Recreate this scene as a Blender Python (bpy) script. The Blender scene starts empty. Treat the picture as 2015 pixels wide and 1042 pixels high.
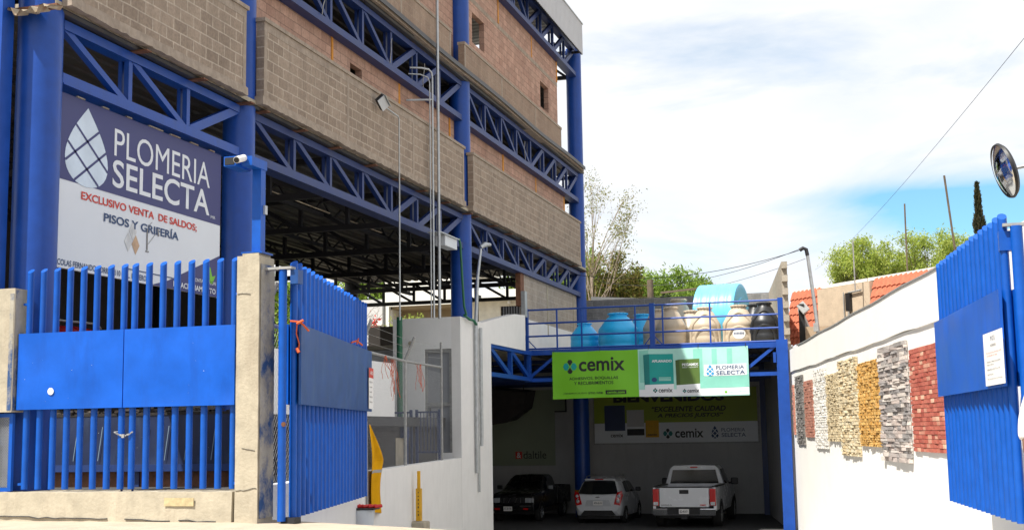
import bpy, bmesh, math, random
import numpy as np
from mathutils import Vector, Matrix
C = bpy.context; S = C.scene; COL = S.collection
random.seed(7)
V = Vector
# ------------------------------------------------------------------ camera
F, YAW, PIT, ROL = 2542.5, 0.286862, 0.129912, -0.015886
cy, sy, cp, sp = math.cos(YAW), math.sin(YAW), math.cos(PIT), math.sin(PIT)
fwd = V((-sy*cp, cy*cp, sp)); rgt = V((cy, sy, 0)); upv = rgt.cross(fwd)
c_, s_ = math.cos(ROL), math.sin(ROL)
r2 = c_*rgt + s_*upv; u2 = -s_*rgt + c_*upv
cam = bpy.data.cameras.new('camera'); camo = bpy.data.objects.new('camera', cam); COL.objects.link(camo)
m = Matrix.Identity(4)
for i in range(3):
    m[i][0] = r2[i]; m[i][1] = u2[i]; m[i][2] = -fwd[i]
camo.matrix_world = m
cam.sensor_width = 36; cam.lens = 36*F/2015; cam.clip_start = .1; cam.clip_end = 6000
S.camera = camo
# ------------------------------------------------------------------ light
SUN = V((-.294, -.454, .84)).normalized()
w = bpy.data.worlds.new('World'); S.world = w; w.use_nodes = True
nt = w.node_tree; N = nt.nodes; L = nt.links
bg = N['Background']; bg.inputs['Strength'].default_value = .1
sky = N.new('ShaderNodeTexSky'); sky.sky_type = 'NISHITA'; sky.sun_disc = False
sky.sun_elevation = math.asin(SUN.z); sky.sun_rotation = math.atan2(SUN.x, SUN.y)
sky.dust_density = 1.0; sky.altitude = 1800
tc = N.new('ShaderNodeTexCoord')
mp = N.new('ShaderNodeMapping'); mp.inputs['Scale'].default_value = (2.2, 2.2, 7.5); mp.inputs['Rotation'].default_value = (0, .10, .4)
L.new(tc.outputs['Generated'], mp.inputs['Vector'])
n1 = N.new('ShaderNodeTexNoise'); n1.inputs['Scale'].default_value = 1.5; n1.inputs['Detail'].default_value = 9; n1.inputs['Roughness'].default_value = .58
n1.inputs['Distortion'].default_value = .5
L.new(mp.outputs[0], n1.inputs['Vector'])
def patch(direction, sx, sz, amp):
    """a clear patch in the cloud deck, round one direction of the sky"""
    d = V(direction).normalized()
    h = V((d.y, -d.x, 0)).normalized(); v = h.cross(d)
    def dot(vec):
        n = N.new('ShaderNodeVectorMath'); n.operation = 'DOT_PRODUCT'; n.inputs[1].default_value = vec
        L.new(tc.outputs['Generated'], n.inputs[0]); return n.outputs['Value']
    def mth(op, a, b=None):
        n = N.new('ShaderNodeMath'); n.operation = op
        for i, q in enumerate((a, b)):
            if q is None: continue
            if isinstance(q, (int, float)): n.inputs[i].default_value = q
            else: L.new(q, n.inputs[i])
        return n.outputs[0]
    a = mth('POWER', mth('ABSOLUTE', mth('DIVIDE', dot(h), sx)), 2)
    b = mth('POWER', mth('ABSOLUTE', mth('DIVIDE', dot(v), sz)), 2)
    e = mth('EXPONENT', mth('MULTIPLY', mth('ADD', a, b), -1.0))
    front = mth('GREATER_THAN', dot(d), 0)
    return mth('MULTIPLY', mth('MULTIPLY', e, front), amp)
def pdir(px, py):
    return r2*((px-1007.5)/F) - u2*((py-521)/F) + fwd
pats = [patch(pdir(1860, 420), .085, .021, .40), patch(pdir(1760, 385), .07, .010, .22),
        patch(pdir(1450, 100), .10, .016, .13), patch(pdir(1980, 130), .06, .02, .18), patch(pdir(1985, 400), .06, .03, .26)]
acc = n1.outputs['Fac']
for q in pats:
    sb = N.new('ShaderNodeMath'); sb.operation = 'SUBTRACT'; L.new(acc, sb.inputs[0]); L.new(q, sb.inputs[1]); acc = sb.outputs[0]
cr = N.new('ShaderNodeValToRGB'); cr.color_ramp.elements[0].position = .05; cr.color_ramp.elements[1].position = .46
cr.color_ramp.elements[0].color = (0, 0, 0, 1); cr.color_ramp.elements[1].color = (1, 1, 1, 1)
L.new(acc, cr.inputs[0])
mx = N.new('ShaderNodeMix'); mx.data_type = 'RGBA'
L.new(cr.outputs[0], mx.inputs['Factor'])
sm = N.new('ShaderNodeMix'); sm.data_type = 'RGBA'; sm.blend_type = 'MULTIPLY'; sm.inputs['Factor'].default_value = 1
L.new(sky.outputs[0], sm.inputs['A']); sm.inputs['B'].default_value = (.85, 1.22, 1.22, 1)
L.new(sm.outputs['Result'], mx.inputs['A']); n2 = N.new('ShaderNodeTexNoise'); n2.inputs['Scale'].default_value = 2.6; n2.inputs['Detail'].default_value = 7; n2.inputs['Roughness'].default_value = .55; L.new(mp.outputs[0], n2.inputs['Vector'])
cc2 = N.new('ShaderNodeValToRGB'); cc2.color_ramp.elements[0].position = .35; cc2.color_ramp.elements[1].position = .62
cc2.color_ramp.elements[0].color = (6.1, 6.4, 6.9, 1); cc2.color_ramp.elements[1].color = (7.0, 7.0, 7.05, 1)
L.new(n2.outputs['Fac'], cc2.inputs[0]); L.new(cc2.outputs[0], mx.inputs['B'])
L.new(mx.outputs['Result'], bg.inputs['Color'])
sl = bpy.data.lights.new('sun', 'SUN'); sl.energy = 5.0; sl.angle = math.radians(.53); sl.color = (1, .95, .86)
so = bpy.data.objects.new('sun', sl); COL.objects.link(so); so.rotation_euler = SUN.to_track_quat('Z', 'Y').to_euler(); so.location = (-20, -30, 60)
S.view_settings.view_transform = 'Standard'; S.view_settings.look = 'None'; S.view_settings.exposure = .62; S.view_settings.gamma = 1
S.cycles.max_bounces = 8; S.cycles.diffuse_bounces = 6
# ------------------------------------------------------------------ materials
def newmat(name):
    m = bpy.data.materials.new(name); m.use_nodes = True
    return m, m.node_tree.nodes, m.node_tree.links, m.node_tree.nodes['Principled BSDF']
def mat(name, col, rough=.6, metal=0, var=.12, scale=3., bump=0, bscale=40., stain=None, stain_amt=.5, spec=.5, alpha=None, s0=.52, s1=.72):
    m, n, l, b = newmat(name)
    b.inputs['Roughness'].default_value = rough; b.inputs['Metallic'].default_value = metal
    b.inputs['Specular IOR Level'].default_value = spec
    t = n.new('ShaderNodeTexCoord')
    nz = n.new('ShaderNodeTexNoise'); nz.inputs['Scale'].default_value = scale; nz.inputs['Detail'].default_value = 6; nz.inputs['Roughness'].default_value = .62
    l.new(t.outputs['Object'], nz.inputs['Vector'])
    r = n.new('ShaderNodeValToRGB'); r.color_ramp.elements[0].position = .3; r.color_ramp.elements[1].position = .7
    r.color_ramp.elements[0].color = (*[c*(1-var) for c in col], 1); r.color_ramp.elements[1].color = (*[min(1, c*(1+var)) for c in col], 1)
    l.new(nz.outputs['Fac'], r.inputs[0]); out = r.outputs[0]
    if stain:
        mpg = n.new('ShaderNodeMapping'); mpg.inputs['Scale'].default_value = (2.5, 2.5, .45) if s0 > .5 else (1.3, 1.3, 1.1); l.new(t.outputs['Object'], mpg.inputs['Vector'])
        n2 = n.new('ShaderNodeTexNoise'); n2.inputs['Scale'].default_value = 1.6; n2.inputs['Detail'].default_value = 7; n2.inputs['Roughness'].default_value = .7
        l.new(mpg.outputs[0], n2.inputs['Vector'])
        r3 = n.new('ShaderNodeValToRGB'); r3.color_ramp.elements[0].position = s0; r3.color_ramp.elements[1].position = s1
        r3.color_ramp.elements[1].color = (stain_amt,)*3 + (1,); l.new(n2.outputs['Fac'], r3.inputs[0])
        mix = n.new('ShaderNodeMix'); mix.data_type = 'RGBA'; l.new(r3.outputs[0], mix.inputs['Factor']); l.new(out, mix.inputs['A']); mix.inputs['B'].default_value = (*stain, 1)
        out = mix.outputs['Result']
    l.new(out, b.inputs['Base Color'])
    rr = n.new('ShaderNodeMapRange'); rr.inputs['To Min'].default_value = max(0, rough-.1); rr.inputs['To Max'].default_value = min(1, rough+.12)
    l.new(nz.outputs['Fac'], rr.inputs['Value']); l.new(rr.outputs[0], b.inputs['Roughness'])
    if bump:
        nb = n.new('ShaderNodeTexNoise'); nb.inputs['Scale'].default_value = bscale; nb.inputs['Detail'].default_value = 5
        l.new(t.outputs['Object'], nb.inputs['Vector'])
        bp = n.new('ShaderNodeBump'); bp.inputs['Strength'].default_value = bump; bp.inputs['Distance'].default_value = .02
        l.new(nb.outputs['Fac'], bp.inputs['Height']); l.new(bp.outputs[0], b.inputs['Normal'])
    if alpha is not None: b.inputs['Alpha'].default_value = alpha
    return m
def blockmat(name, c1, c2, mortar, axis, bw=.4, bh=.2, ms=.012, dirt=(.3, .26, .22), dirt_amt=.5, bump=.5, squash=0):
    """bonded blocks: object space metres, axis = the wall's normal"""
    m, n, l, b = newmat(name); b.inputs['Roughness'].default_value = .9; b.inputs['Specular IOR Level'].default_value = .2
    t = n.new('ShaderNodeTexCoord'); s = n.new('ShaderNodeSeparateXYZ'); l.new(t.outputs['Object'], s.inputs[0])
    k = n.new('ShaderNodeCombineXYZ'); l.new(s.outputs['Y' if axis == 'X' else 'X'], k.inputs[0]); l.new(s.outputs['Z'], k.inputs[1])
    nw = n.new('ShaderNodeTexNoise'); nw.inputs['Scale'].default_value = 3; l.new(k.outputs[0], nw.inputs['Vector'])
    ma = n.new('ShaderNodeVectorMath'); ma.operation = 'MULTIPLY_ADD'; l.new(nw.outputs['Color'], ma.inputs[0]); ma.inputs[1].default_value = (.02, .02, 0); l.new(k.outputs[0], ma.inputs[2])
    br = n.new('ShaderNodeTexBrick'); l.new(ma.outputs[0], br.inputs['Vector'])
    br.inputs['Scale'].default_value = 1; br.inputs['Brick Width'].default_value = bw; br.inputs['Row Height'].default_value = bh
    br.inputs['Mortar Size'].default_value = ms; br.inputs['Mortar Smooth'].default_value = .25; br.inputs['Bias'].default_value = 0
    br.inputs['Color1'].default_value = (*c1, 1); br.inputs['Color2'].default_value = (*c2, 1); br.inputs['Mortar'].default_value = (*mortar, 1)
    nz = n.new('ShaderNodeTexNoise'); nz.inputs['Scale'].default_value = 1.1; nz.inputs['Detail'].default_value = 8; nz.inputs['Roughness'].default_value = .65; l.new(t.outputs['Object'], nz.inputs['Vector'])
    r = n.new('ShaderNodeValToRGB'); r.color_ramp.elements[0].position = .42; r.color_ramp.elements[1].position = .75; r.color_ramp.elements[1].color = (dirt_amt,)*3 + (1,)
    l.new(nz.outputs['Fac'], r.inputs[0])
    mix = n.new('ShaderNodeMix'); mix.data_type = 'RGBA'; l.new(r.outputs[0], mix.inputs['Factor']); l.new(br.outputs['Color'], mix.inputs['A']); mix.inputs['B'].default_value = (*dirt, 1)
    fz = n.new('ShaderNodeTexNoise'); fz.inputs['Scale'].default_value = 22; fz.inputs['Detail'].default_value = 6; l.new(t.outputs['Object'], fz.inputs['Vector'])
    fr = n.new('ShaderNodeMapRange'); fr.inputs['From Min'].default_value = .3; fr.inputs['From Max'].default_value = .7; fr.inputs['To Min'].default_value = .84; fr.inputs['To Max'].default_value = 1.12; l.new(fz.outputs['Fac'], fr.inputs['Value'])
    m3 = n.new('ShaderNodeMix'); m3.data_type = 'RGBA'; m3.blend_type = 'MULTIPLY'; m3.inputs['Factor'].default_value = 1; l.new(mix.outputs['Result'], m3.inputs['A']); l.new(fr.outputs[0], m3.inputs['B'])
    mps = n.new('ShaderNodeMapping'); mps.inputs['Scale'].default_value = (1.7, 1.7, .16); l.new(t.outputs['Object'], mps.inputs['Vector'])
    ns = n.new('ShaderNodeTexNoise'); ns.inputs['Scale'].default_value = 1.5; ns.inputs['Detail'].default_value = 7; ns.inputs['Roughness'].default_value = .7; l.new(mps.outputs[0], ns.inputs['Vector'])
    rs = n.new('ShaderNodeMapRange'); rs.inputs['From Min'].default_value = .35; rs.inputs['From Max'].default_value = .68; rs.inputs['To Min'].default_value = 1.14; rs.inputs['To Max'].default_value = .87; l.new(ns.outputs['Fac'], rs.inputs['Value'])
    m4 = n.new('ShaderNodeMix'); m4.data_type = 'RGBA'; m4.blend_type = 'MULTIPLY'; m4.inputs['Factor'].default_value = 1; l.new(m3.outputs['Result'], m4.inputs['A']); l.new(rs.outputs[0], m4.inputs['B'])
    l.new(m4.outputs['Result'], b.inputs['Base Color'])
    bp = n.new('ShaderNodeBump'); bp.inputs['Strength'].default_value = bump; bp.inputs['Distance'].default_value = .012; bp.invert = True
    ad = n.new('ShaderNodeMath'); ad.operation = 'MULTIPLY_ADD'; l.new(fz.outputs['Fac'], ad.inputs[0]); ad.inputs[1].default_value = .5; l.new(br.outputs['Fac'], ad.inputs[2])
    l.new(ad.outputs[0], bp.inputs['Height']); l.new(bp.outputs[0], b.inputs['Normal'])
    return m
def rndmat(name, cols, rough=.8, bump=.3, bscale=30, trans=0, fine=.15):
    """one colour per face from the attribute rnd (each stone or leaf has its own)"""
    m, n, l, b = newmat(name); b.inputs['Roughness'].default_value = rough; b.inputs['Specular IOR Level'].default_value = .25
    a = n.new('ShaderNodeAttribute'); a.attribute_name = 'rnd'
    r = n.new('ShaderNodeValToRGB'); e = r.color_ramp.elements
    while len(e) < len(cols): e.new(.5)
    for i, c in enumerate(cols): e[i].position = i/(len(cols)-1); e[i].color = (*c, 1)
    l.new(a.outputs['Fac'], r.inputs[0])
    t = n.new('ShaderNodeTexCoord'); nz = n.new('ShaderNodeTexNoise'); nz.inputs['Scale'].default_value = bscale; nz.inputs['Detail'].default_value = 5; l.new(t.outputs['Object'], nz.inputs['Vector'])
    fr = n.new('ShaderNodeMapRange'); fr.inputs['From Min'].default_value = .3; fr.inputs['From Max'].default_value = .7; fr.inputs['To Min'].default_value = 1-fine; fr.inputs['To Max'].default_value = 1+fine; l.new(nz.outputs['Fac'], fr.inputs['Value'])
    m3 = n.new('ShaderNodeMix'); m3.data_type = 'RGBA'; m3.blend_type = 'MULTIPLY'; m3.inputs['Factor'].default_value = 1; l.new(r.outputs[0], m3.inputs['A']); l.new(fr.outputs[0], m3.inputs['B'])
    l.new(m3.outputs['Result'], b.inputs['Base Color'])
    if bump:
        bp = n.new('ShaderNodeBump'); bp.inputs['Strength'].default_value = bump; bp.inputs['Distance'].default_value = .02; l.new(nz.outputs['Fac'], bp.inputs['Height']); l.new(bp.outputs[0], b.inputs['Normal'])
    if trans:
        tr = n.new('ShaderNodeBsdfTranslucent'); l.new(m3.outputs['Result'], tr.inputs['Color'])
        ms = n.new('ShaderNodeMixShader'); ms.inputs[0].default_value = trans
        l.new(b.outputs[0], ms.inputs[1]); l.new(tr.outputs[0], ms.inputs[2]); l.new(ms.outputs[0], n['Material Output'].inputs['Surface'])
    return m
M = {}
M['blue'] = mat('blue_paint', (.008, .062, .33), .36, stain=(.016, .05, .20), stain_amt=.35, var=.12, scale=4, bump=.04, bscale=25, spec=.4)
M['blue_gate'] = mat('blue_gate_paint', (.002, .080, .41), .40, stain=(.015, .06, .24), stain_amt=.45, var=.12, scale=5, bump=.06, bscale=12, spec=.35)
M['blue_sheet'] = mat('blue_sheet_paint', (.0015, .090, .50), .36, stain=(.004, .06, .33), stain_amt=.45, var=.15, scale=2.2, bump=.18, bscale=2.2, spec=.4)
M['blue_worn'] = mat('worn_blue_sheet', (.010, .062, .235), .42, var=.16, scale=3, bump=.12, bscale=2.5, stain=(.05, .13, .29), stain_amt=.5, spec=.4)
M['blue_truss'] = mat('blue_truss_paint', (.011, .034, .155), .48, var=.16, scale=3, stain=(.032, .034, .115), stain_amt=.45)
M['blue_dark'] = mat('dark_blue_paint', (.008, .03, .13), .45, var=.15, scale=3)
M['steel_dark'] = mat('dark_steel', (.012, .012, .016), .6, .0, var=.25)
M['galv'] = mat('galvanised_steel', (.46, .48, .49), .42, .65, var=.15, scale=8)
M['galv_dull'] = mat('dull_galvanised_pipe', (.34, .34, .33), .6, .3, var=.2, scale=10)
M['deckmetal'] = mat('corrugated_deck', (.075, .075, .075), .5, .4, var=.25, scale=2, stain=(.16, .08, .04), stain_amt=.5)
M['roofmetal'] = mat('white_corrugated_sheet', (.52, .53, .55), .5, .1, var=.05, scale=1.2)
M['rust'] = mat('rusty_steel', (.17, .075, .04), .85, var=.4, scale=9, bump=.3)
M['rustsheet'] = mat('rusty_corrugated_sheet', (.42, .36, .27), .7, .2, var=.3, scale=3, stain=(.25, .10, .04), stain_amt=.8)
M['band'] = blockmat('grey_block_wall', (.345, .275, .215), (.265, .208, .162), (.47, .40, .325), 'X', .4, .2, .013, dirt=(.31, .245, .195), dirt_amt=.45)
M['band_up'] = blockmat('upper_grey_block_wall', (.33, .245, .185), (.285, .205, .155), (.36, .285, .225), 'X', .4, .2, .009, dirt=(.29, .225, .175), dirt_amt=.5)
M['brick'] = blockmat('pinkish_block_wall', (.51, .325, .25), (.385, .235, .18), (.25, .165, .13), 'X', .38, .2, .008, dirt=(.38, .28, .22), dirt_amt=.5, bump=.7)
M['infill'] = blockmat('pale_block_infill', (.40, .345, .285), (.35, .30, .25), (.47, .42, .36), 'X', .4, .2, .012, dirt=(.33, .29, .25), dirt_amt=.4)
M['block_y'] = blockmat('grey_block_back_wall', (.26, .255, .25), (.18, .18, .18), (.30, .29, .28), 'Y', .4, .2, .010, dirt=(.16, .16, .16), dirt_amt=.5)
M['block_side'] = blockmat('tan_block_side_wall', (.42, .37, .30), (.36, .32, .26), (.40, .36, .30), 'X', .4, .2, .012)
M['conc'] = mat('raw_concrete', (.42, .375, .29), .92, var=.15, scale=5, bump=.28, bscale=28, stain=(.30, .25, .19), stain_amt=.55, spec=.15)
M['conc_stain'] = mat('blue_stained_concrete', (.36, .335, .28), .92, var=.16, scale=5, bump=.28, bscale=28, stain=(.02, .07, .20), stain_amt=.95, spec=.15, s0=.46, s1=.60)
M['conc_beam'] = mat('rough_concrete_beam', (.36, .30, .245), .95, var=.2, scale=6, bump=.8, bscale=16, stain=(.25, .20, .16), stain_amt=.6, spec=.1)
M['sidewalk'] = mat('pale_pavement', (.42, .355, .275), .9, var=.10, scale=2.5, bump=.3, bscale=40, stain=(.31, .26, .20), stain_amt=.65, spec=.2)
M['asphalt'] = mat('asphalt', (.055, .055, .057), .9, var=.2, scale=6, bump=.5, bscale=80)
M['drive'] = mat('driveway_concrete', (.34, .33, .31), .9, var=.15, scale=2, bump=.3, bscale=40, stain=(.22, .21, .20), stain_amt=.5)
M['earth'] = mat('dry_earth', (.22, .18, .13), .95, var=.3, scale=2, bump=.6, bscale=20)
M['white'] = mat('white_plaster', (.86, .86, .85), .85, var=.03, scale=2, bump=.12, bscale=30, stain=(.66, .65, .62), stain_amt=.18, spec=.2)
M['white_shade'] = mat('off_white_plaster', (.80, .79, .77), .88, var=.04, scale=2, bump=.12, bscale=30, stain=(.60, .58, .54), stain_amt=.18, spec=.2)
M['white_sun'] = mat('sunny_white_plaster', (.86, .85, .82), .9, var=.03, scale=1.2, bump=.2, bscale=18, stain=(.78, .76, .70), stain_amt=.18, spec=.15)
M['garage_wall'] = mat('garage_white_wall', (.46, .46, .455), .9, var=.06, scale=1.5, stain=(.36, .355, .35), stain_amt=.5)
M['black'] = mat('black_plastic', (.012, .012, .013), .5, var=.2)
M['glassdark'] = mat('dark_glass', (.012, .014, .016), .06, var=.2, spec=.8)
M['glassblue'] = mat('house_window_glass', (.10, .12, .14), .1, var=.3, spec=.8)
M['foam'] = mat('orange_expansion_foam', (.62, .27, .035), .85, var=.25, scale=12, bump=.6, bscale=30)
M['hole'] = mat('unlit_room_lining', (.10, .085, .07), .9, var=.3)
M['navy'] = mat('sign_navy_vinyl', (.032, .036, .155), .45, var=.06, scale=1)
M['signwhite'] = mat('sign_white_vinyl', (.74, .77, .80), .45, var=.03, scale=1)
M['dropwhite'] = mat('drop_pale_blue', (.62, .72, .82), .45, var=.14, scale=1.2)
M['red'] = mat('red_print', (.62, .04, .02), .5, var=.05)
M['ink'] = mat('black_print', (.012, .012, .014), .5, var=.05)
M['inkblue'] = mat('dark_blue_print', (.015, .055, .16), .5, var=.05)
M['lime'] = mat('lime_green_vinyl', (.17, .50, .012), .45, var=.03, scale=1)
M['limedull'] = mat('olive_green_vinyl', (.28, .36, .02), .5, var=.05, scale=1)
M['teal'] = mat('teal_print', (.0, .30, .27), .45, var=.05)
M['tealdark'] = mat('dark_teal_print', (.0, .17, .16), .45, var=.05)
M['aqua'] = mat('pale_aqua_print', (.36, .66, .58), .45, var=.10, scale=1.5)
M['aqua2'] = mat('aqua_print', (.22, .56, .46), .45, var=.10, scale=1.5)
M['olive'] = mat('olive_print', (.09, .16, .03), .45, var=.08)
M['olivedark'] = mat('dark_olive_print', (.05, .09, .02), .45, var=.08)
M['cyanprint'] = mat('cyan_print', (.02, .30, .62), .45, var=.2, scale=3)
M['greygreen'] = mat('grey_green_print', (.27, .31, .22), .5, var=.05, scale=1)
M['yellowcloth'] = mat('mustard_cloth', (.66, .33, .006), .85, var=.12, scale=4, bump=.2, bscale=60, spec=.1)
M['yellow'] = mat('yellow_paint', (.66, .36, .01), .6, var=.15, scale=6)
M['orange'] = mat('orange_plastic', (.75, .13, .02), .5, var=.1)
M['redplastic'] = mat('red_plastic', (.60, .02, .02), .4, var=.1)
M['pail'] = mat('white_plastic_pail', (.62, .66, .70), .4, var=.08)
M['greenhose'] = mat('green_hose', (.01, .13, .06), .45, var=.15)
M['greenpole'] = mat('green_painted_pole', (.015, .12, .06), .5, var=.15)
M['tankblue'] = mat('blue_tank_plastic', (.014, .44, .86), .38, var=.07, scale=2, spec=.5)
M['tankcyan'] = mat('cyan_tank_plastic', (.15, .56, .82), .35, var=.06, scale=2, spec=.5)
M['tankbeige'] = mat('beige_tank_plastic', (.50, .42, .32), .42, var=.07, scale=2, spec=.5)
M['tankblack'] = mat('black_tank_plastic', (.022, .024, .028), .4, var=.2, scale=2)
M['tile'] = mat('terracotta_tile', (.48, .14, .075), .8, var=.22, scale=7, bump=.3)
M['houseplaster'] = mat('beige_plaster', (.52, .42, .31), .92, var=.12, scale=3, bump=.4, bscale=20)
M['farwhite'] = mat('far_house_white', (.74, .73, .69), .9, var=.05, scale=.8)
M['fargrey'] = mat('far_house_pale_grey', (.52, .52, .52), .9, var=.06, scale=.8)
M['farbrown'] = mat('far_house_tan', (.34, .27, .18), .9, var=.1, scale=.8)
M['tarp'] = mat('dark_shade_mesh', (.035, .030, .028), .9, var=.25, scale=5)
M['door'] = mat('grey_metal_door', (.30, .31, .33), .5, .2, var=.08)
M['doordark'] = mat('door_gap_shadow_gasket', (.06, .06, .065), .7)
M['bark'] = mat('pale_bark', (.33, .27, .21), .9, var=.3, scale=4, bump=.4)
M['bark2'] = mat('dark_bark', (.13, .10, .07), .9, var=.3, scale=4, bump=.4)
M['paper'] = mat('white_paper', (.80, .79, .77), .7, var=.03)
M['mirror'] = mat('mirror_glass', (.75, .77, .78), .03, 1.0, var=.02)
M['rope'] = mat('orange_twine', (.62, .11, .03), .8, var=.2)
M['carblack'] = mat('black_car_paint', (.008, .008, .009), .25, var=.1, spec=.6)
M['carwhite'] = mat('white_car_paint', (.66, .68, .71), .25, var=.02, spec=.6)
M['carred'] = mat('red_car_paint', (.42, .012, .015), .25, var=.05, spec=.6)
M['chrome'] = mat('chrome', (.72, .73, .74), .12, 1.0, var=.05)
M['tyre'] = mat('tyre_rubber', (.012, .012, .012), .8, var=.2)
M['rim'] = mat('alloy_rim', (.42, .43, .44), .3, .8, var=.1)
M['taillight'] = mat('tail_light_red', (.50, .008, .008), .2, var=.1, spec=.7)
M['lampclear'] = mat('lamp_lens', (.62, .66, .70), .12, .5, var=.15)
M['skin'] = mat('skin', (.16, .085, .055), .6, var=.08)
M['shirt'] = mat('white_shirt', (.78, .78, .78), .9, var=.04, scale=6, bump=.2, bscale=12)
M['trousers'] = mat('dark_trousers', (.02, .022, .03), .9, var=.1)
M['leaf_gum'] = rndmat('gum_leaves', [(.09, .11, .03), (.22, .24, .07), (.30, .30, .10), (.36, .28, .13)], .6, 0, 3, .45)
M['leaf_dense'] = rndmat('dense_leaves', [(.05, .07, .015), (.15, .17, .03), (.26, .25, .05), (.27, .19, .07)], .6, 0, 3, .4)
M['leaf_bright'] = rndmat('bright_leaves', [(.09, .16, .02), (.20, .32, .04), (.33, .44, .08)], .6, 0, 3, .4)
M['leaf_pepper'] = rndmat('yellow_green_leaves', [(.20, .28, .05), (.38, .47, .09), (.53, .58, .14)], .6, 0, 3, .5)
M['leaf_cyp'] = rndmat('cypress_leaves', [(.020, .026, .013), (.045, .05, .022), (.10, .085, .045)], .7, 0, 3, .1)
M['petal'] = mat('red_flowers', (.60, .03, .02), .7)
# ------------------------------------------------------------------ mesh builder
class MB:
    def __init__(s): s.v = []; s.f = []; s.r = []
    def quad(s, a, b, c, d, r=None):
        i = len(s.v); s.v += [tuple(a), tuple(b), tuple(c), tuple(d)]; s.f.append((i, i+1, i+2, i+3)); s.r.append(r if r is not None else random.random()); return s
    def poly(s, pts, r=None):
        i = len(s.v); s.v += [tuple(p) for p in pts]; s.f.append(tuple(range(i, i+len(pts)))); s.r.append(r if r is not None else random.random()); return s
    def hexa(s, p, r=None):
        """8 points: bottom ring 0-3 (ccw from above), top ring 4-7"""
        i = len(s.v); s.v += [tuple(q) for q in p]
        r = random.random() if r is None else r
        for f in ((3, 2, 1, 0), (4, 5, 6, 7), (0, 1, 5, 4), (1, 2, 6, 5), (2, 3, 7, 6), (3, 0, 4, 7)):
            s.f.append(tuple(i+k for k in f)); s.r.append(r)
        return s
    def box(s, x0, x1, y0, y1, z0, z1, r=None):
        return s.hexa([(x0, y0, z0), (x1, y0, z0), (x1, y1, z0), (x0, y1, z0), (x0, y0, z1), (x1, y0, z1), (x1, y1, z1), (x0, y1, z1)], r)
    def obox(s, o, u, v, w_, r=None):
        """box from origin o with edge vectors u, v, w"""
        o, u, v, w_ = V(o), V(u), V(v), V(w_)
        return s.hexa([o, o+u, o+u+v, o+v, o+w_, o+u+w_, o+u+v+w_, o+v+w_], r)
    def bar(s, p, q, a, b, side=(1, 0, 0)):
        """rectangular bar p->q, size a along `side`, b across"""
        p, q = V(p), V(q); d = (q-p).normalized(); sd = V(side); sd = (sd-d*sd.dot(d)).normalized(); t = d.cross(sd)
        h = [sd*(i*a/2)+t*(j*b/2) for i, j in ((-1, -1), (1, -1), (1, 1), (-1, 1))]
        return s.hexa([p+k for k in h]+[q+k for k in h])
    def tube(s, pts, r, n=8, caps=True):
        pts = [V(p) for p in pts]; rs = r if isinstance(r, (list, tuple)) else [r]*len(pts)
        prev = None; i0 = len(s.v); rr = random.random()
        for k, p in enumerate(pts):
            d = (pts[min(k+1, len(pts)-1)]-pts[max(k-1, 0)]).normalized()
            if prev is None:
                a = V((0, 0, 1)) if abs(d.z) < .9 else V((1, 0, 0)); prev = a.cross(d).normalized()
            sd = (prev-d*prev.dot(d)).normalized(); prev = sd; t = d.cross(sd)
            for j in range(n):
                an = 2*math.pi*j/n; s.v.append(tuple(p+(sd*math.cos(an)+t*math.sin(an))*rs[k]))
        for k in range(len(pts)-1):
            for j in range(n):
                a = i0+k*n+j; b = i0+k*n+(j+1) % n; s.f.append((a, b, b+n, a+n)); s.r.append(rr)
        if caps:
            s.f.append(tuple(i0+j for j in range(n))[::-1]); s.r.append(rr)
            e = i0+(len(pts)-1)*n; s.f.append(tuple(e+j for j in range(n))); s.r.append(rr)
        return s
    def lathe(s, prof, n=24, o=(0, 0, 0), M4=None):
        o = V(o); i0 = len(s.v); rr = random.random()
        for (r, z) in prof:
            for j in range(n):
                an = 2*math.pi*j/n; p = V((r*math.cos(an), r*math.sin(an), z))
                if M4: p = M4 @ p
                s.v.append(tuple(p+o))
        for k in range(len(prof)-1):
            for j in range(n):
                a = i0+k*n+j; b = i0+k*n+(j+1) % n; s.f.append((a, b, b+n, a+n)); s.r.append(rr)
        if prof[0][0] > 1e-5: s.f.append(tuple(i0+j for j in range(n))[::-1]); s.r.append(rr)
        if prof[-1][0] > 1e-5: e = i0+(len(prof)-1)*n; s.f.append(tuple(e+j for j in range(n))); s.r.append(rr)
        return s
    def corrugated(s, o, u, v, nrm, n, depth):
        """sheet o + u,v with n waves across u, trapezoid profile along nrm"""
        o, u, v, nm = V(o), V(u), V(v), V(nrm).normalized(); prof = [(0, 0), (.3, 0), (.42, 1), (.78, 1), (.9, 0)]
        pts = [o+u*((k+a)/n)+nm*(b*depth) for k in range(n) for a, b in prof]+[o+u]
        for a, b in zip(pts, pts[1:]): s.quad(a, b, b+v, a+v)
        return s
    def build(s, name, material, parent=None, smooth=False, bevel=0):
        me = bpy.data.meshes.new(name); me.from_pydata(s.v, [], s.f); me.materials.append(M[material] if isinstance(material, str) else material)
        at = me.attributes.new('rnd', 'FLOAT', 'FACE'); at.data.foreach_set('value', s.r)
        bm = bmesh.new(); bm.from_mesh(me); bmesh.ops.recalc_face_normals(bm, faces=bm.faces) if len(s.f) < 20000 else None; bm.to_mesh(me); bm.free()
        me.update()
        if smooth:
            for p in me.polygons: p.use_smooth = True
            try: me.set_sharp_from_angle(angle=math.radians(40))
            except Exception: pass
        o = bpy.data.objects.new(name, me); COL.objects.link(o)
        if parent is not None: setparent(o, parent)
        if bevel:
            b = o.modifiers.new('bevel', 'BEVEL'); b.width = bevel; b.segments = 2; b.limit_method = 'ANGLE'
        return o
def wpos(o):
    p = V(o.location); q = o.parent
    return p if q is None else p
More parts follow.
